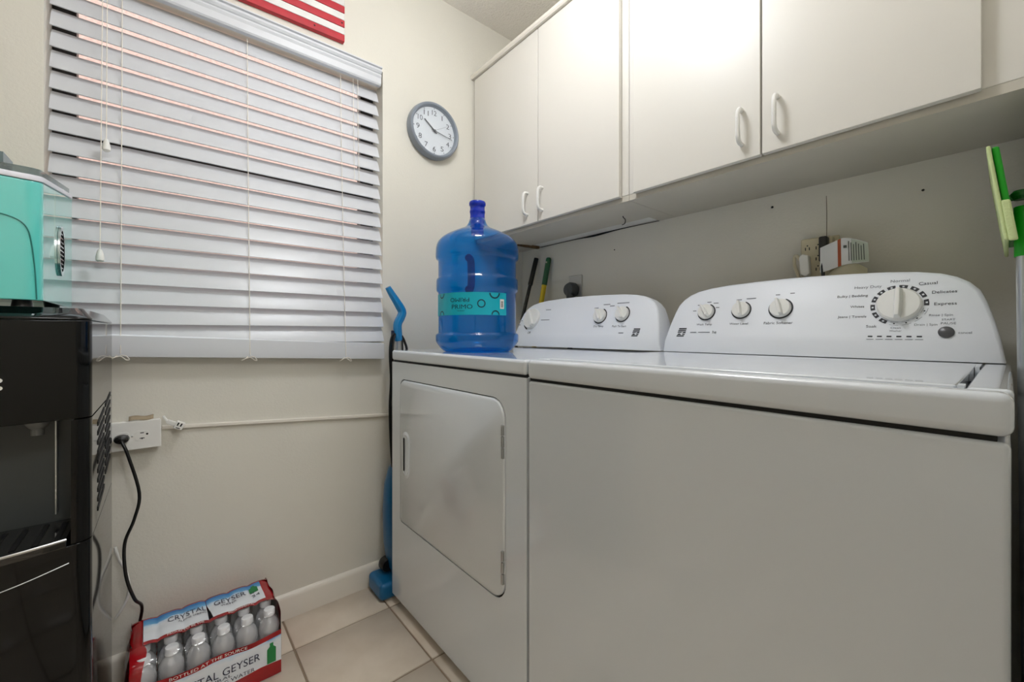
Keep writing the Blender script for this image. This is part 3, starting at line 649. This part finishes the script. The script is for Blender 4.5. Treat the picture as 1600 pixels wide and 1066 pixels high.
MB().add(ov(.84, .0015), [tuple(range(n))]).build('vent_back', M['dark'], ve)
for q in range(9):
    z = vz - .036 + .009 * q; hw = .026 * math.sqrt(max(0, 1 - ((z - vz) / .046) ** 2))
    box('vent_blade', M['chrome'], ve, IX1 + .0018, IX1 + .0034, vy - hw, vy + hw, z - .0014, z + .0014)
for x, y in ((-.20, 1.15), (-.385, 1.15), (-.20, 1.41), (-.385, 1.41)): MB().lathe([(.014, 1.0215), (.012, 1.0345), (0, 1.0345)], 14, (x, y, 0)).build('foot', M['black'], im)

# ------------------------------------------------------------ outlet box with cords on the window wall
ob = thing('outlet_box', (-.061, YA, .69), 'white surface-mounted double outlet box on the window wall', 'outlet')
ox0, ox1, oz0, oz1, oy = -.120, -.009, .653, .731, 1.545
box('box', M['white'], ob, ox0 + .003, ox1 - .003, oy + .004, YA - .0005, oz0 + .003, oz1 - .003, .002, 2)
pl = box('cover_plate', M['white'], ob, ox0, ox1, oy, oy + .0045, oz0, oz1, .0018, 2)
def receptacle(cx, cz, par, y, ex, ez, ny, rot=False, m='white'):
    pts = []
    for a in range(0, 360, 20):
        q = R(a); pts.append((cx + .0165 * math.cos(q), cz + max(-.0135, min(.0135, .0172 * math.sin(q)))))
    r_ = MB().prism(pts, lambda u, v: (u, y - .0015, v), lambda u, v: (u, y + .001, v)).build('receptacle', M[m], par)
    s_ = MB(); yy = y - .0018
    for u0, u1, v0, v1 in ((-.004, .004, .0062, .0082), (-.005, .005, -.0085, -.0065)): s_.box(cx + u0, cx + u1, yy, yy + .001, cz + v0, cz + v1)
    s_.box(cx - .001, cx + .001, yy, yy + .001, cz - .0105, cz - .006)
    s_.lathe([(.0026, 0), (.0026, .001), (0, .001)], 10, (cx + .0105, yy + .001, cz + .003), Matrix.Rotation(R(90), 3, 'X'))
    s_.build('slots', M['dark'], r_)
receptacle(-.0495, .6905, pl, oy, 0, 0, 0); receptacle(-.0905, .6905, pl, oy, 0, 0, 0)
MB().lathe([(.0024, 0), (.0024, .001), (0, .0014)], 10, (-.070, oy, .6905), Matrix.Rotation(R(90), 3, 'X')).build('screw', M['steel'], pl)
tb = MB().grid(8, 1, lambda a, b_: (-.078 + .052 * a, oy + .012 + .012 * b_, oz1 + .001 + .010 * b_ + .002 * math.sin(a * 7)))
tb.f += [f_[::-1] for f_ in []]
o = tb.build('paper_flap', mat('tan_card', (168, 152, 126), 0.8), None); sd_ = o.modifiers.new('s', 'SOLIDIFY'); sd_.thickness = .001
tag(o, 'small tan card flap on top of the outlet box', 'card')
rc = MB().prism([(YA - .0003, -.006), (YA - .008, -.006), (YA - .0095, -.0035), (YA - .0095, .0035), (YA - .008, .006), (YA - .0003, .006)], lambda y, z: (ox1 + .002, y, .700 + z), lambda y, z: (.7005, y, .6485 + z))
tag(rc.build('cable_raceway', M['base'], None, sharp=25), 'narrow cream cable raceway running along the wall to the dryer', 'raceway')
pc = thing('dispenser_cord', (-.0905, 1.53, .2), 'black power cord plugged into the outlet box hanging to the floor', 'cord')
pg = MB().lathe([(.008, .0), (.014, .002), (.0165, .010), (.0145, .022), (.008, .026), (0, .027)], 18, (-.0905, oy - .0016, .6885), Matrix.Rotation(R(90), 3, 'X')); pg.v = [(x, y, .6885 + (z - .6885) * .75) for x, y, z in pg.v]
pg.build('plug', M['black'], pc)
MB().tube([(-.0905, oy - .016, .692), (-.088, oy - .034, .683), (-.0765, 1.502, .650), (-.0535, 1.495, .545), (-.0635, 1.49, .479), (-.0825, 1.498, .417), (-.080, 1.50, .331), (-.064, 1.515, .256), (-.050, 1.556, .205), (-.062, 1.5625, .12), (-.066, 1.5635, .03), (-.064, 1.562, .006)], .0038, 10).build('cable', M['black'], pc)
xp = thing('extension_plug', (.02, 1.553, .71), 'white extension cord end with slots hanging beside the outlet box', 'plug')
px = Vector((.046, 0, -.024)).normalized(); pz_ = Vector((.024, 0, .046)).normalized()
def bxp(l0, l1, y0, y1, h0, h1):
    o_ = Vector((.000, 0, .722)); return MB().add([tuple(o_ + px * l + Vector((0, y, 0)) + pz_ * h) for l in (l0, l1) for y in (y0, y1) for h in (h0, h1)], [(0, 1, 3, 2), (4, 6, 7, 5), (0, 4, 5, 1), (2, 3, 7, 6), (0, 2, 6, 4), (1, 5, 7, 3)])
bxp(.004, .026, 1.549, 1.561, -.006, .006).build('neck', M['white'], xp, .002, 2); hdp = bxp(.0245, .046, 1.541, 1.563, -.011, .011).build('head', M['white'], xp, .002, 2)
for l in (.0285, .0365): bxp(l, l + .0035, 1.5404, 1.5414, -.001, .008).build('slot', M['dark'], xp); 
bxp(.030, .040, 1.5404, 1.5414, -.008, -.006).build('slot', M['dark'], xp)
MB().tube([(-.004, 1.568, .7335), (.0, 1.562, .727), (.006, 1.555, .7185)], .0035, 8, 3).build('cable', M['white'], xp)
lpw = MB().tube([(-.1045, 1.55, .3955), (-.096, 1.548, .36), (-.083, 1.546, .325), (-.0765, 1.545, .285), (-.080, 1.545, .25), (-.092, 1.547, .222), (-.1035, 1.55, .202)], .0034, 8)
tag(lpw.build('white_cable', M['white'], None), 'thin white cable loop hanging behind the black dispenser', 'cable')

# ------------------------------------------------------------ case of bottled water on the floor
PL, PW, PH = 0.330, 0.216, 0.186
pk = thing('water_bottle_case', (0.092, 1.4445, 0), 'shrink-wrapped case of small water bottles on the floor', 'water case')
pk.rotation_euler = (0, 0, R(1.4))
pet = film_mat('clear_bottle_plastic', (0.92, 0.93, 0.94), gloss=0.18, diffuse=0.48, drgb=(246, 247, 249), rough=0.05, bump=0.9, bscale=110); capm = mat('white_cap', (238, 238, 240), 0.4)
bp_ = [(0, .002), (.022, .001), (.026, .006)]
for z in range(7): bp_ += [(.0266, .014 + .015 * z), (.0254, .0215 + .015 * z)]
bp_ += [(.0266, .119), (.0262, .130), (.0240, .141), (.0195, .150), (.0145, .156), (.0125, .160), (.0125, .166)]
def pbuild(mb, name, m, par=pk, **k):
    me = mb.build(name, m, None, **k); me.parent = par; return me
b0 = pbuild(MB().lathe(bp_, 18), 'bottle', pet, sharp=70); c0 = pbuild(MB().lathe([(.0142, .162), (.0146, .176), (.0132, .179), (0, .1795)], 16), 'cap', capm, par=b0)
first = True
for i in range(6):
    for j in range(4):
        if first: b_, c_ = b0, c0; first = False
        else:
            b_ = b0.copy(); C.objects.link(b_); b_.parent = pk; c_ = c0.copy(); C.objects.link(c_); c_.parent = b_
        b_.location = ((i - 2.5) * .0544, (j - 1.5) * .0535, 0.001); b_.rotation_euler = (0, 0, .4 * i + j)
def scal(x): return abs(math.cos(math.pi * (x) / .0544 + math.pi / 2))
def top_z(x, y): return PH + .0015 - .005 * (1 - scal(x)) ** 2 - .002 * abs(math.sin(y * 50))
# profile round front: parameter t 0..1 from top label front edge to the floor
def front_pt(x, t):
    if t < .30: q = t / .30; y = -.042 - .050 * q; z = top_z(x, y) - .008 * q * q
    elif t < .45: q = (t - .30) / .15; y = -.092 - .0160 * math.sin(q * math.pi / 2); z = top_z(x, -.092) - .008 - .026 * (1 - math.cos(q * math.pi / 2)) - .010 * q
    else: q = (t - .45) / .55; y = -.1080 - .0012 * (scal(x)); z = (PH - .0445 - .003) * (1 - q) + .002
    return Vector((x, y, z))
hx = PL / 2 - .004
clear = film_mat('shrink_film', (0.95, 0.95, 0.96), rough=0.06, bump=.25, bscale=45); 
pbuild(MB().grid(48, 16, lambda a, b_: front_pt(-hx + 2 * hx * a, .0 + .56 * b_)), 'clear_film', clear, sharp=80)
redm = mat('red_film', (176, 14, 26), 0.2, rgb2=(140, 8, 18), vscale=14, coat=.3)
try: scene.cycles.transparent_max_bounces = 24
except Exception: pass
def print_mat(name, axis):
    """label print: white with a blue sky band and pale mountains along the far edge"""
    m = mat(name, (232, 236, 242), 0.25, coat=.2); b = m.node_tree.nodes['Principled BSDF']
    tc = nd(m, 'ShaderNodeTexCoord'); sp = nd(m, 'ShaderNodeSeparateXYZ'); lk(m, tc.outputs['Object'], sp.inputs[0])
    n = nd(m, 'ShaderNodeTexNoise'); n.inputs['Scale'].default_value = 22; n.inputs['Detail'].default_value = 4; lk(m, tc.outputs['Object'], n.inputs['Vector'])
    ma = nd(m, 'ShaderNodeMath', operation='MULTIPLY_ADD'); ma.inputs[1].default_value = 0.035; lk(m, n.outputs['Fac'], ma.inputs[0]); lk(m, sp.outputs[axis], ma.inputs[2])
    mr_ = nd(m, 'ShaderNodeMapRange'); lo_, hi_ = (0.034, 0.090) if axis == 1 else (0.105, 0.148)
    mr_.inputs['From Min'].default_value = lo_; mr_.inputs['From Max'].default_value = hi_; lk(m, ma.outputs[0], mr_.inputs['Value'])
    r = nd(m, 'ShaderNodeValToRGB'); e = r.color_ramp.elements; e[0].position = .25; e[0].color = (*lin((232, 236, 242)), 1); e[1].position = 1; e[1].color = (*lin((40, 120, 190)), 1)
    e2 = r.color_ramp.elements.new(.5); e2.color = (*lin((205, 224, 240)), 1); e3 = r.color_ramp.elements.new(.62); e3.color = (*lin((96, 165, 215)), 1)
    lk(m, mr_.outputs[0], r.inputs[0]); lk(m, r.outputs[0], b.inputs['Base Color']); return m
# top: label panel, red strip in front of it, red strip behind
tl0, tl1 = -.136, .137
tpm = print_mat('top_label_print', 1)
def tlab(x0f, x1f):
    def g(a, b_):
        y = -.028 + .104 * b_; x0, x1 = x0f(b_), x1f(b_); x = x0 + (x1 - x0) * a; return (x, y, top_z(x, y) + .0008)
    return g
pbuild(MB().grid(24, 10, tlab(lambda b_: tl0, lambda b_: .0)), 'top_label', tpm, sharp=80)
pbuild(MB().grid(22, 10, tlab(lambda b_: .001 + .012 * max(0, .75 - b_), lambda b_: tl1)), 'top_label', tpm, sharp=80)
pbuild(MB().grid(40, 2, lambda a, b_: (tl0 + (tl1 - tl0) * a, -.043 + .015 * b_, top_z(tl0 + (tl1 - tl0) * a, -.043 + .015 * b_) + .0007)), 'top_red_strip', redm, sharp=80)
pbuild(MB().grid(48, 6, lambda a, b_: (-hx + 2 * hx * a, .076 + .032 * b_, top_z(-hx + 2 * hx * a, .076) + .0006 - .02 * b_ ** 2)), 'back_red_strip', redm, sharp=80)
pbuild(MB().grid(48, 4, lambda a, b_: (-hx + 2 * hx * a, .1082, .004 + (top_z(-hx + 2 * hx * a, .076) - .0235) * b_)), 'back_film', redm, sharp=80)
# front print
def fz_(x, z, off=.0008):
    q = 1 - (z - .002) / (PH - .0475); p = front_pt(x, .45 + .55 * max(0, min(1, q))); p.y -= off; return tuple(p)
pbuild(MB().grid(48, 2, lambda a, b_: fz_(-hx + 2 * hx * a, .108 + .0135 * b_ + .003 * math.sin(a * 14), .0008)), 'front_red_band', redm, sharp=80)
pbuild(MB().grid(48, 6, lambda a, b_: fz_(-hx + 2 * hx * a, .034 + .074 * b_ + .003 * math.sin(a * 14) * b_, .0007)), 'front_label', print_mat('front_label_print', 2), sharp=80)
pbuild(MB().grid(48, 3, lambda a, b_: fz_(-hx + 2 * hx * a, .002 + .034 * b_ + .004 * math.sin(a * 9) * b_, .0009)), 'front_red_base', redm, sharp=80)
pbuild(MB().grid(5, 16, lambda a, b_: tuple(front_pt(-hx + (.026 + .006 * math.sin(b_ * 9)) * a, b_) + Vector((0, -.0011, .0006)))), 'front_corner_film', redm, sharp=80)
# ends: gathered red film closing over the bottle rows
for sgn in (-1, 1):
    e = MB()
    def endp(a, b_):
        y = -.1080 + .2162 * a; z = .002 + (PH - .006) * b_
        bul = .011 * math.sin(math.pi * a) ** .5 * math.sin(math.pi * min(1, b_ * .92 + .08)) ** .6 + .003 * math.sin(17 * a + 5 * b_) * math.sin(math.pi * a)
        rz_ = max(0, abs(a - .5) - .40) * .12
        return (sgn * (hx - .001 + bul - .0), y, min(z, PH - rz_ * .9))
    e.grid(16, 12, endp)
    def capp(a, b_):
        y = -.1080 + .2162 * a; x0 = (tl0 - .001) if sgn < 0 else tl1; xx = x0 + (sgn * hx - x0) * b_
        front = max(0, (-.045 - y)) ; z = top_z(xx, y) - (.9 * front ** 1.5 if front > 0 else 0) - max(0, y - .085) * .5 - .006 * b_ * b_
        return (xx, y, z)
    e.grid(14, 6, (lambda a, b_: capp(a * (.72 if sgn > 0 else .9) + (.28 if sgn > 0 else .1), b_)))
    pbuild(e, 'end_film', redm, sharp=80)
ink = mat('label_ink_dark', (34, 38, 66), 0.4); wi = mat('label_ink_white', (240, 236, 232), 0.4); gi_ = mat('label_green', (28, 128, 66), 0.4)
T1 = MB(); ft = lambda u, v: (u, v, top_z(u, v) + .0022); ff = lambda u, v: fz_(u, v, .0022)
put_text(T1, 'CRYSTAL', -.044, .034, .084, ft, height=.023); put_text(T1, 'GEYSER', .056, .034, .078, ft, height=.023); put_text(T1, 'ALPINE SPRING', -.034, .011, .062, ft, height=.010); put_text(T1, 'WATER', .050, .011, .038, ft, height=.010)
put_text(T1, '24', .117, .004, .020, ft, height=.014)
put_text(T1, 'CRYSTAL GEYSER', .008, .074, .200, ff, height=.020); put_text(T1, 'NATURAL', .0, .0575, .085, ff, height=.007); put_text(T1, 'ALPINE SPRING WATER', .010, .0455, .170, ff, height=.010)
pbuild(T1, 'label_lettering', ink)
T2 = MB(); put_text(T2, 'BOTTLED AT THE SOURCE', -.005, .1155, .165, lambda u, v: fz_(u, v + .003 * math.sin((u + hx) / (2 * hx) * 14), .0024), height=.0075)
put_text(T2, 'PROUD TO BE THE', -.050, -.0355, .078, lambda u, v: (u, v, top_z(u, v) + .0022), height=.008); put_text(T2, 'ENVIRONMENTAL', .075, -.0355, .062, lambda u, v: (u, v, top_z(u, v) + .0022), height=.008)
pbuild(T2, 'band_lettering', wi)
T3 = MB()
def bot(fn, u, v, w_, h):
    T3.add([fn(u + a * w_, v + b_ * h) for a, b_ in ((-.5, -.5), (.5, -.5), (.5, .22), (.2, .34), (.2, .5), (-.2, .5), (-.2, .34), (-.5, .22))], [tuple(range(8))])
bot(ft, .116, .042, .022, .036); bot(ff, .136, .070, .022, .056)
pbuild(T3, 'green_bottle_mark', gi_)

# ------------------------------------------------------------ blue vacuum in the gap beside the dryer
vb = mat('vacuum_blue', (10, 128, 190), 0.25, coat=.3)
vc = thing('stick_vacuum', (.70, 1.505, 0), 'blue upright stick vacuum tucked between dryer and wall', 'vacuum')
MB().tube([(.650, 1.515, 1.150), (.664, 1.515, 1.128), (.690, 1.512, 1.088), (.706, 1.51, 1.058), (.700, 1.51, 1.035), (.688, 1.51, 1.010), (.688, 1.51, .975), (.692, 1.51, .945)], lambda q: .0105 + .006 * min(1, q * 3) - .002 * (q > .97), 14).build('handle', vb, vc)
box('cord_hook', mat('navy_plastic', (22, 34, 66), 0.4), vc, .664, .680, 1.505, 1.52, .955, .985, .003, 2)
for dx in (-.008, .010): MB().tube([(.692 + dx, 1.51, .948), (.700 + dx, 1.51, .46)], .004, 10, 1).build('rod', M['steel'], vc)
bd = MB()
bodyp = [(.03, .03), (.05, .07), (.062, .16), (.066, .28), (.060, .38), (.045, .44), (.02, .47)]
bd.lathe([(0, .028)] + bodyp + [(0, .475)], 20, (0, 0, 0)); bd.v = [(.698 + x * 1.02, 1.509 + y * .92, z + .02) for x, y, z in bd.v]
bd.build('body', mat('vacuum_body_blue', (6, 92, 140), 0.3, coat=.3), vc)
box('foot', mat('vacuum_foot_blue', (8, 98, 148), 0.35), vc, .592, .80, 1.4405, 1.565, .004, .066, .016, 3)
MB().lathe([(.022, -.0), (.026, .008), (.026, .03), (.022, .038), (0, .038)], 20, (.645, 1.498, .098), Matrix.Rotation(R(-90), 3, 'X')).build('wheel', M['black'], vc)
cd = MB().tube([(.672, 1.500, .972), (.658, 1.497, .955), (.650, 1.493, .90), (.654, 1.492, .80), (.650, 1.494, .70), (.652, 1.492, .58), (.658, 1.49, .47)], .0055, 8)
cd.tube([(.672, 1.497, .968), (.664, 1.494, .95), (.657, 1.488, .89), (.660, 1.488, .76), (.656, 1.488, .62), (.662, 1.488, .49)], .0045, 8)
cd.tube([(.700, 1.502, .965), (.712, 1.500, .94), (.722, 1.498, .89), (.728, 1.498, .70)], .005, 8); cd.tube([(.700, 1.503, .955), (.703, 1.500, .92), (.704, 1.499, .70)], .0035, 8)
cd.build('power_cord', M['black'], vc)

# ------------------------------------------------------------ broom and mop handles behind the dryer
def pole(name, label, cat, p0, p1, r, segs):
    t = thing(name, p0, label, cat); a, b_ = Vector(p0), Vector(p1)
    for nm, q0, q1, m, rr in segs: MB().tube([tuple(a.lerp(b_, q0)), tuple(a.lerp(b_, q1))], rr, 14, 1).build(nm, m, t, sharp=60)
    return t, a, b_
t, a, b_ = pole('mop_stick', 'black mop handle leaning in the corner behind the dryer', 'mop', (1.02, 1.515, .03), (1.382, 1.468, 1.337), .010, [('shaft', 0, .90, mat('dark_shaft', (52, 52, 50), .25, metal=.6), .0085), ('grip', .90, 1, M['black'], .0115)])
box('mop_head', mat('mop_grey', (150, 150, 150), .9), t, .93, 1.11, 1.462, 1.565, .002, .04, .01, 2)
gr = mat('dark_green_grip', (16, 88, 52), 0.35)
t, a, b_ = pole('broom', 'yellow broom handle with green grip leaning behind the dryer', 'broom', (1.215, 1.512, .08), (1.380, 1.383, 1.318), .011, [('shaft', 0, .905, mat('yellow_shaft', (228, 196, 24), .3), .0115), ('grip', .905, 1, gr, .0125)])
MB().lathe([(.0125, -.001), (.012, .006), (.008, .011), (0, .0125)], 14, tuple(b_)).build('grip_end', gr, t)
MB().lathe([(0, 0), (.0042, 0), (.0042, .004), (0, .004)], 12, (b_.x - .0145, b_.y - .002, b_.z - .012), Matrix.Rotation(R(-90), 3, 'Y')).build('hang_hole', mat('hole_pale', (190, 188, 170), .7), t)
box('brush', mat('broom_bristle', (190, 170, 60), .9), t, 1.13, 1.29, 1.475, 1.55, .003, .09, .008, 2)

# ------------------------------------------------------------ dryer outlet on the right wall
do = thing('dryer_outlet', (XB, 1.226, 1.18), 'grey dryer outlet with big dark plug on the wall', 'outlet')
box('plate', mat('outlet_steel', (176, 176, 174), .4, metal=.5), do, XB - .006, XB - .0004, 1.188, 1.262, 1.115, 1.230, .002, 2)
pgm = mat('dark_grey_plug', (66, 68, 70), .45)
MB().lathe([(.030, 0), (.033, .006), (.033, .028), (.026, .040), (0, .043)], 24, (XB - .006, 1.232, 1.165), Matrix.Rotation(R(-90), 3, 'Y')).build('plug', pgm, do)
MB().tube([(XB - .030, 1.232, 1.160), (XB - .036, 1.228, 1.125), (XB - .040, 1.224, 1.07), (XB - .045, 1.22, .95), (XB - .05, 1.22, .6)], lambda q: .021 - .010 * min(1, q * 2.2), 12).build('cable', pgm, do)

# ------------------------------------------------------------ outlet tap, plugs and tags above the washer
ot = thing('outlet_tap', (XB, .342, 1.19), 'beige multi-outlet tap on the wall above the washer', 'outlet')
bg = mat('aged_beige', (212, 202, 172), .45)
box('body', bg, ot, XB - .034, XB - .0005, .300, .371, 1.112, 1.236, .005, 3)
box('backplate', bg, ot, XB - .006, XB - .0003, .290, .372, 1.125, 1.2395, .002, 2)
sl = MB()
for yy, zz in ((.3545, 1.208), (.330, 1.208), (.330, 1.178), (.330, 1.150), (.3545, 1.150)):
    sl.box(XB - .0348, XB - .0338, yy - .0055, yy - .0035, zz - .005, zz + .003); sl.box(XB - .0348, XB - .0338, yy + .0035, yy + .0055, zz - .005, zz + .003); sl.box(XB - .0348, XB - .0338, yy - .0015, yy + .0015, zz + .006, zz + .009)
sl.build('slots', M['dark'], ot)
wp = thing('white_plug', (XB - .05, .36, 1.16), 'small white angled plug in the beige outlet tap', 'plug')
MB().prism([(.344, 1.136), (.352, 1.128), (.366, 1.136), (.369, 1.184), (.361, 1.192), (.347, 1.186)], lambda y, z: (XB - .058, y, z), lambda y, z: (XB - .0352, y, z)).build('body', M['white'], wp, .003, 2)
MB().tube([(XB - .05, .366, 1.176), (XB - .05, .378, 1.190), (XB - .046, .3815, 1.165), (XB - .044, .370, 1.12), (XB - .042, .355, 1.02)], .0042, 8).build('cable', bg, wp)
bpg = thing('black_plug', (XB - .05, .316, 1.20), 'black plug in the outlet tap behind the white tag', 'plug')
box('body', M['black'], bpg, XB - .060, XB - .0352, .3045, .3235, 1.165, 1.232, .004, 2)
MB().tube([(XB - .062, .314, 1.168), (XB - .064, .312, 1.13), (XB - .06, .310, 1.0)], .0045, 8).build('cable', M['black'], bpg)
wt = thing('warning_tag', (XB - .08, .28, 1.18), 'white curled paper tag with orange stripe on the washer cord', 'tag')
paper = mat('tag_paper', (226, 226, 224), .6); tanp = mat('tag_back', (196, 188, 160), .7)
def tagp(a, b_, off=0):
    # a along the strip away from the plug (towards -Y), b across its height
    y = .318 - .100 * a; bend = math.sin(a * 2.2) * .018
    zt_ = 1.200 + .030 * a - .085 * max(0, a - .5) ** 1.3; zb_ = 1.134 + .030 * a ** 1.2 - .03 * max(0, a - .55)
    return (XB - .066 - bend - off + .012 * (1 - b_) * a, y, zb_ + (zt_ - zb_) * b_)
def tagpart(name, m, a0, a1, b0_, b1_, off):
    MB().grid(12, 4, lambda a, b_: tagp(a0 + (a1 - a0) * a, b0_ + (b1_ - b0_) * b_, off)).build(name, m, wt, sharp=80)
tagpart('paper', paper, 0, 1, 0, 1, 0)
tagpart('orange_stripe', mat('tag_orange', (170, 84, 46), .6), .40, .47, 0, 1, .0006)
tagpart('green_panel', mat('tag_grey_green', (190, 198, 182), .6), .68, 1, .03, .97, .0005)
tl = MB()
for q in range(7): tl.grid(3, 2, lambda a, b_: tagp(.62 + .048 * q + .018 * a, .12 + (.76 - .05 * (q % 3)) * b_, .0011))
tl.grid(3, 2, lambda a, b_: tagp(.52 + .07 * a, .62 + .10 * b_, .0011))
tl.build('fine_print', mat('tag_ink', (88, 92, 84), .6), wt)
MB().grid(10, 4, lambda a, b_: (XB - .060 - .014 * math.sin(a * 3.0), .300 - .078 * a, 1.112 + .004 * a + (.018 + .022 * math.sin(a * 3.1)) * b_)).build('curled_back', tanp, wt, sharp=80)

# ------------------------------------------------------------ green flat mop standing upside-down by the washer
gm = thing('flat_mop', (1.11, -.0285, 0), 'green flat mop with steel pole standing beside the washer', 'mop')
grn = mat('bright_green', (16, 160, 22), 0.35); pad = mat('pale_green_pad', (208, 222, 160), .9, bump=.6, bscale=300); dgr = mat('dark_green', (10, 92, 22), .4)
pb, pt_ = Vector((1.10, -.0290, .003)), Vector((1.15, -.0190, 1.214)); q1 = .915
MB().tube([tuple(pb), tuple(pb.lerp(pt_, q1))], .0110, 16, 1).build('pole', M['steel'], gm, sharp=60)
MB().tube([tuple(pb.lerp(pt_, q1 - .002)), tuple(pb.lerp(pt_, .985))], .0128, 16, 1).build('socket', grn, gm, sharp=60)
MB().lathe([(0, -.008), (.010, -.008), (.014, -.003), (.014, .003), (.010, .008), (0, .008)], 20, (1.15, -.0165, 1.217)).build('joint', dgr, gm)
MB().tube([(1.15, -.016, 1.217), (1.15, -.002, 1.214)], .006, 10, 1).build('joint_pin', dgr, gm)
def slab_m(name, m, y0, y1, z0, z1, x0, x1, bev):
    MB().add([(x, y + (1.213 - z) * -.125, z) for x in (x0, x1) for y in (y0, y1) for z in (z0, z1)], [(0, 1, 3, 2), (4, 6, 7, 5), (0, 4, 5, 1), (2, 3, 7, 6), (0, 2, 6, 4), (1, 5, 7, 3)]).build(name, m, gm, bev, 3)
slab_m('plate', grn, -.0010, .0078, 1.150, 1.295, 1.09, 1.33, .003)
slab_m('pad', pad, .0084, .0138, 1.132, 1.297, 1.085, 1.335, .0025)
slab_m('pad_fold', pad, -.0015, .0090, 1.130, 1.200, 1.083, 1.0895, .003)
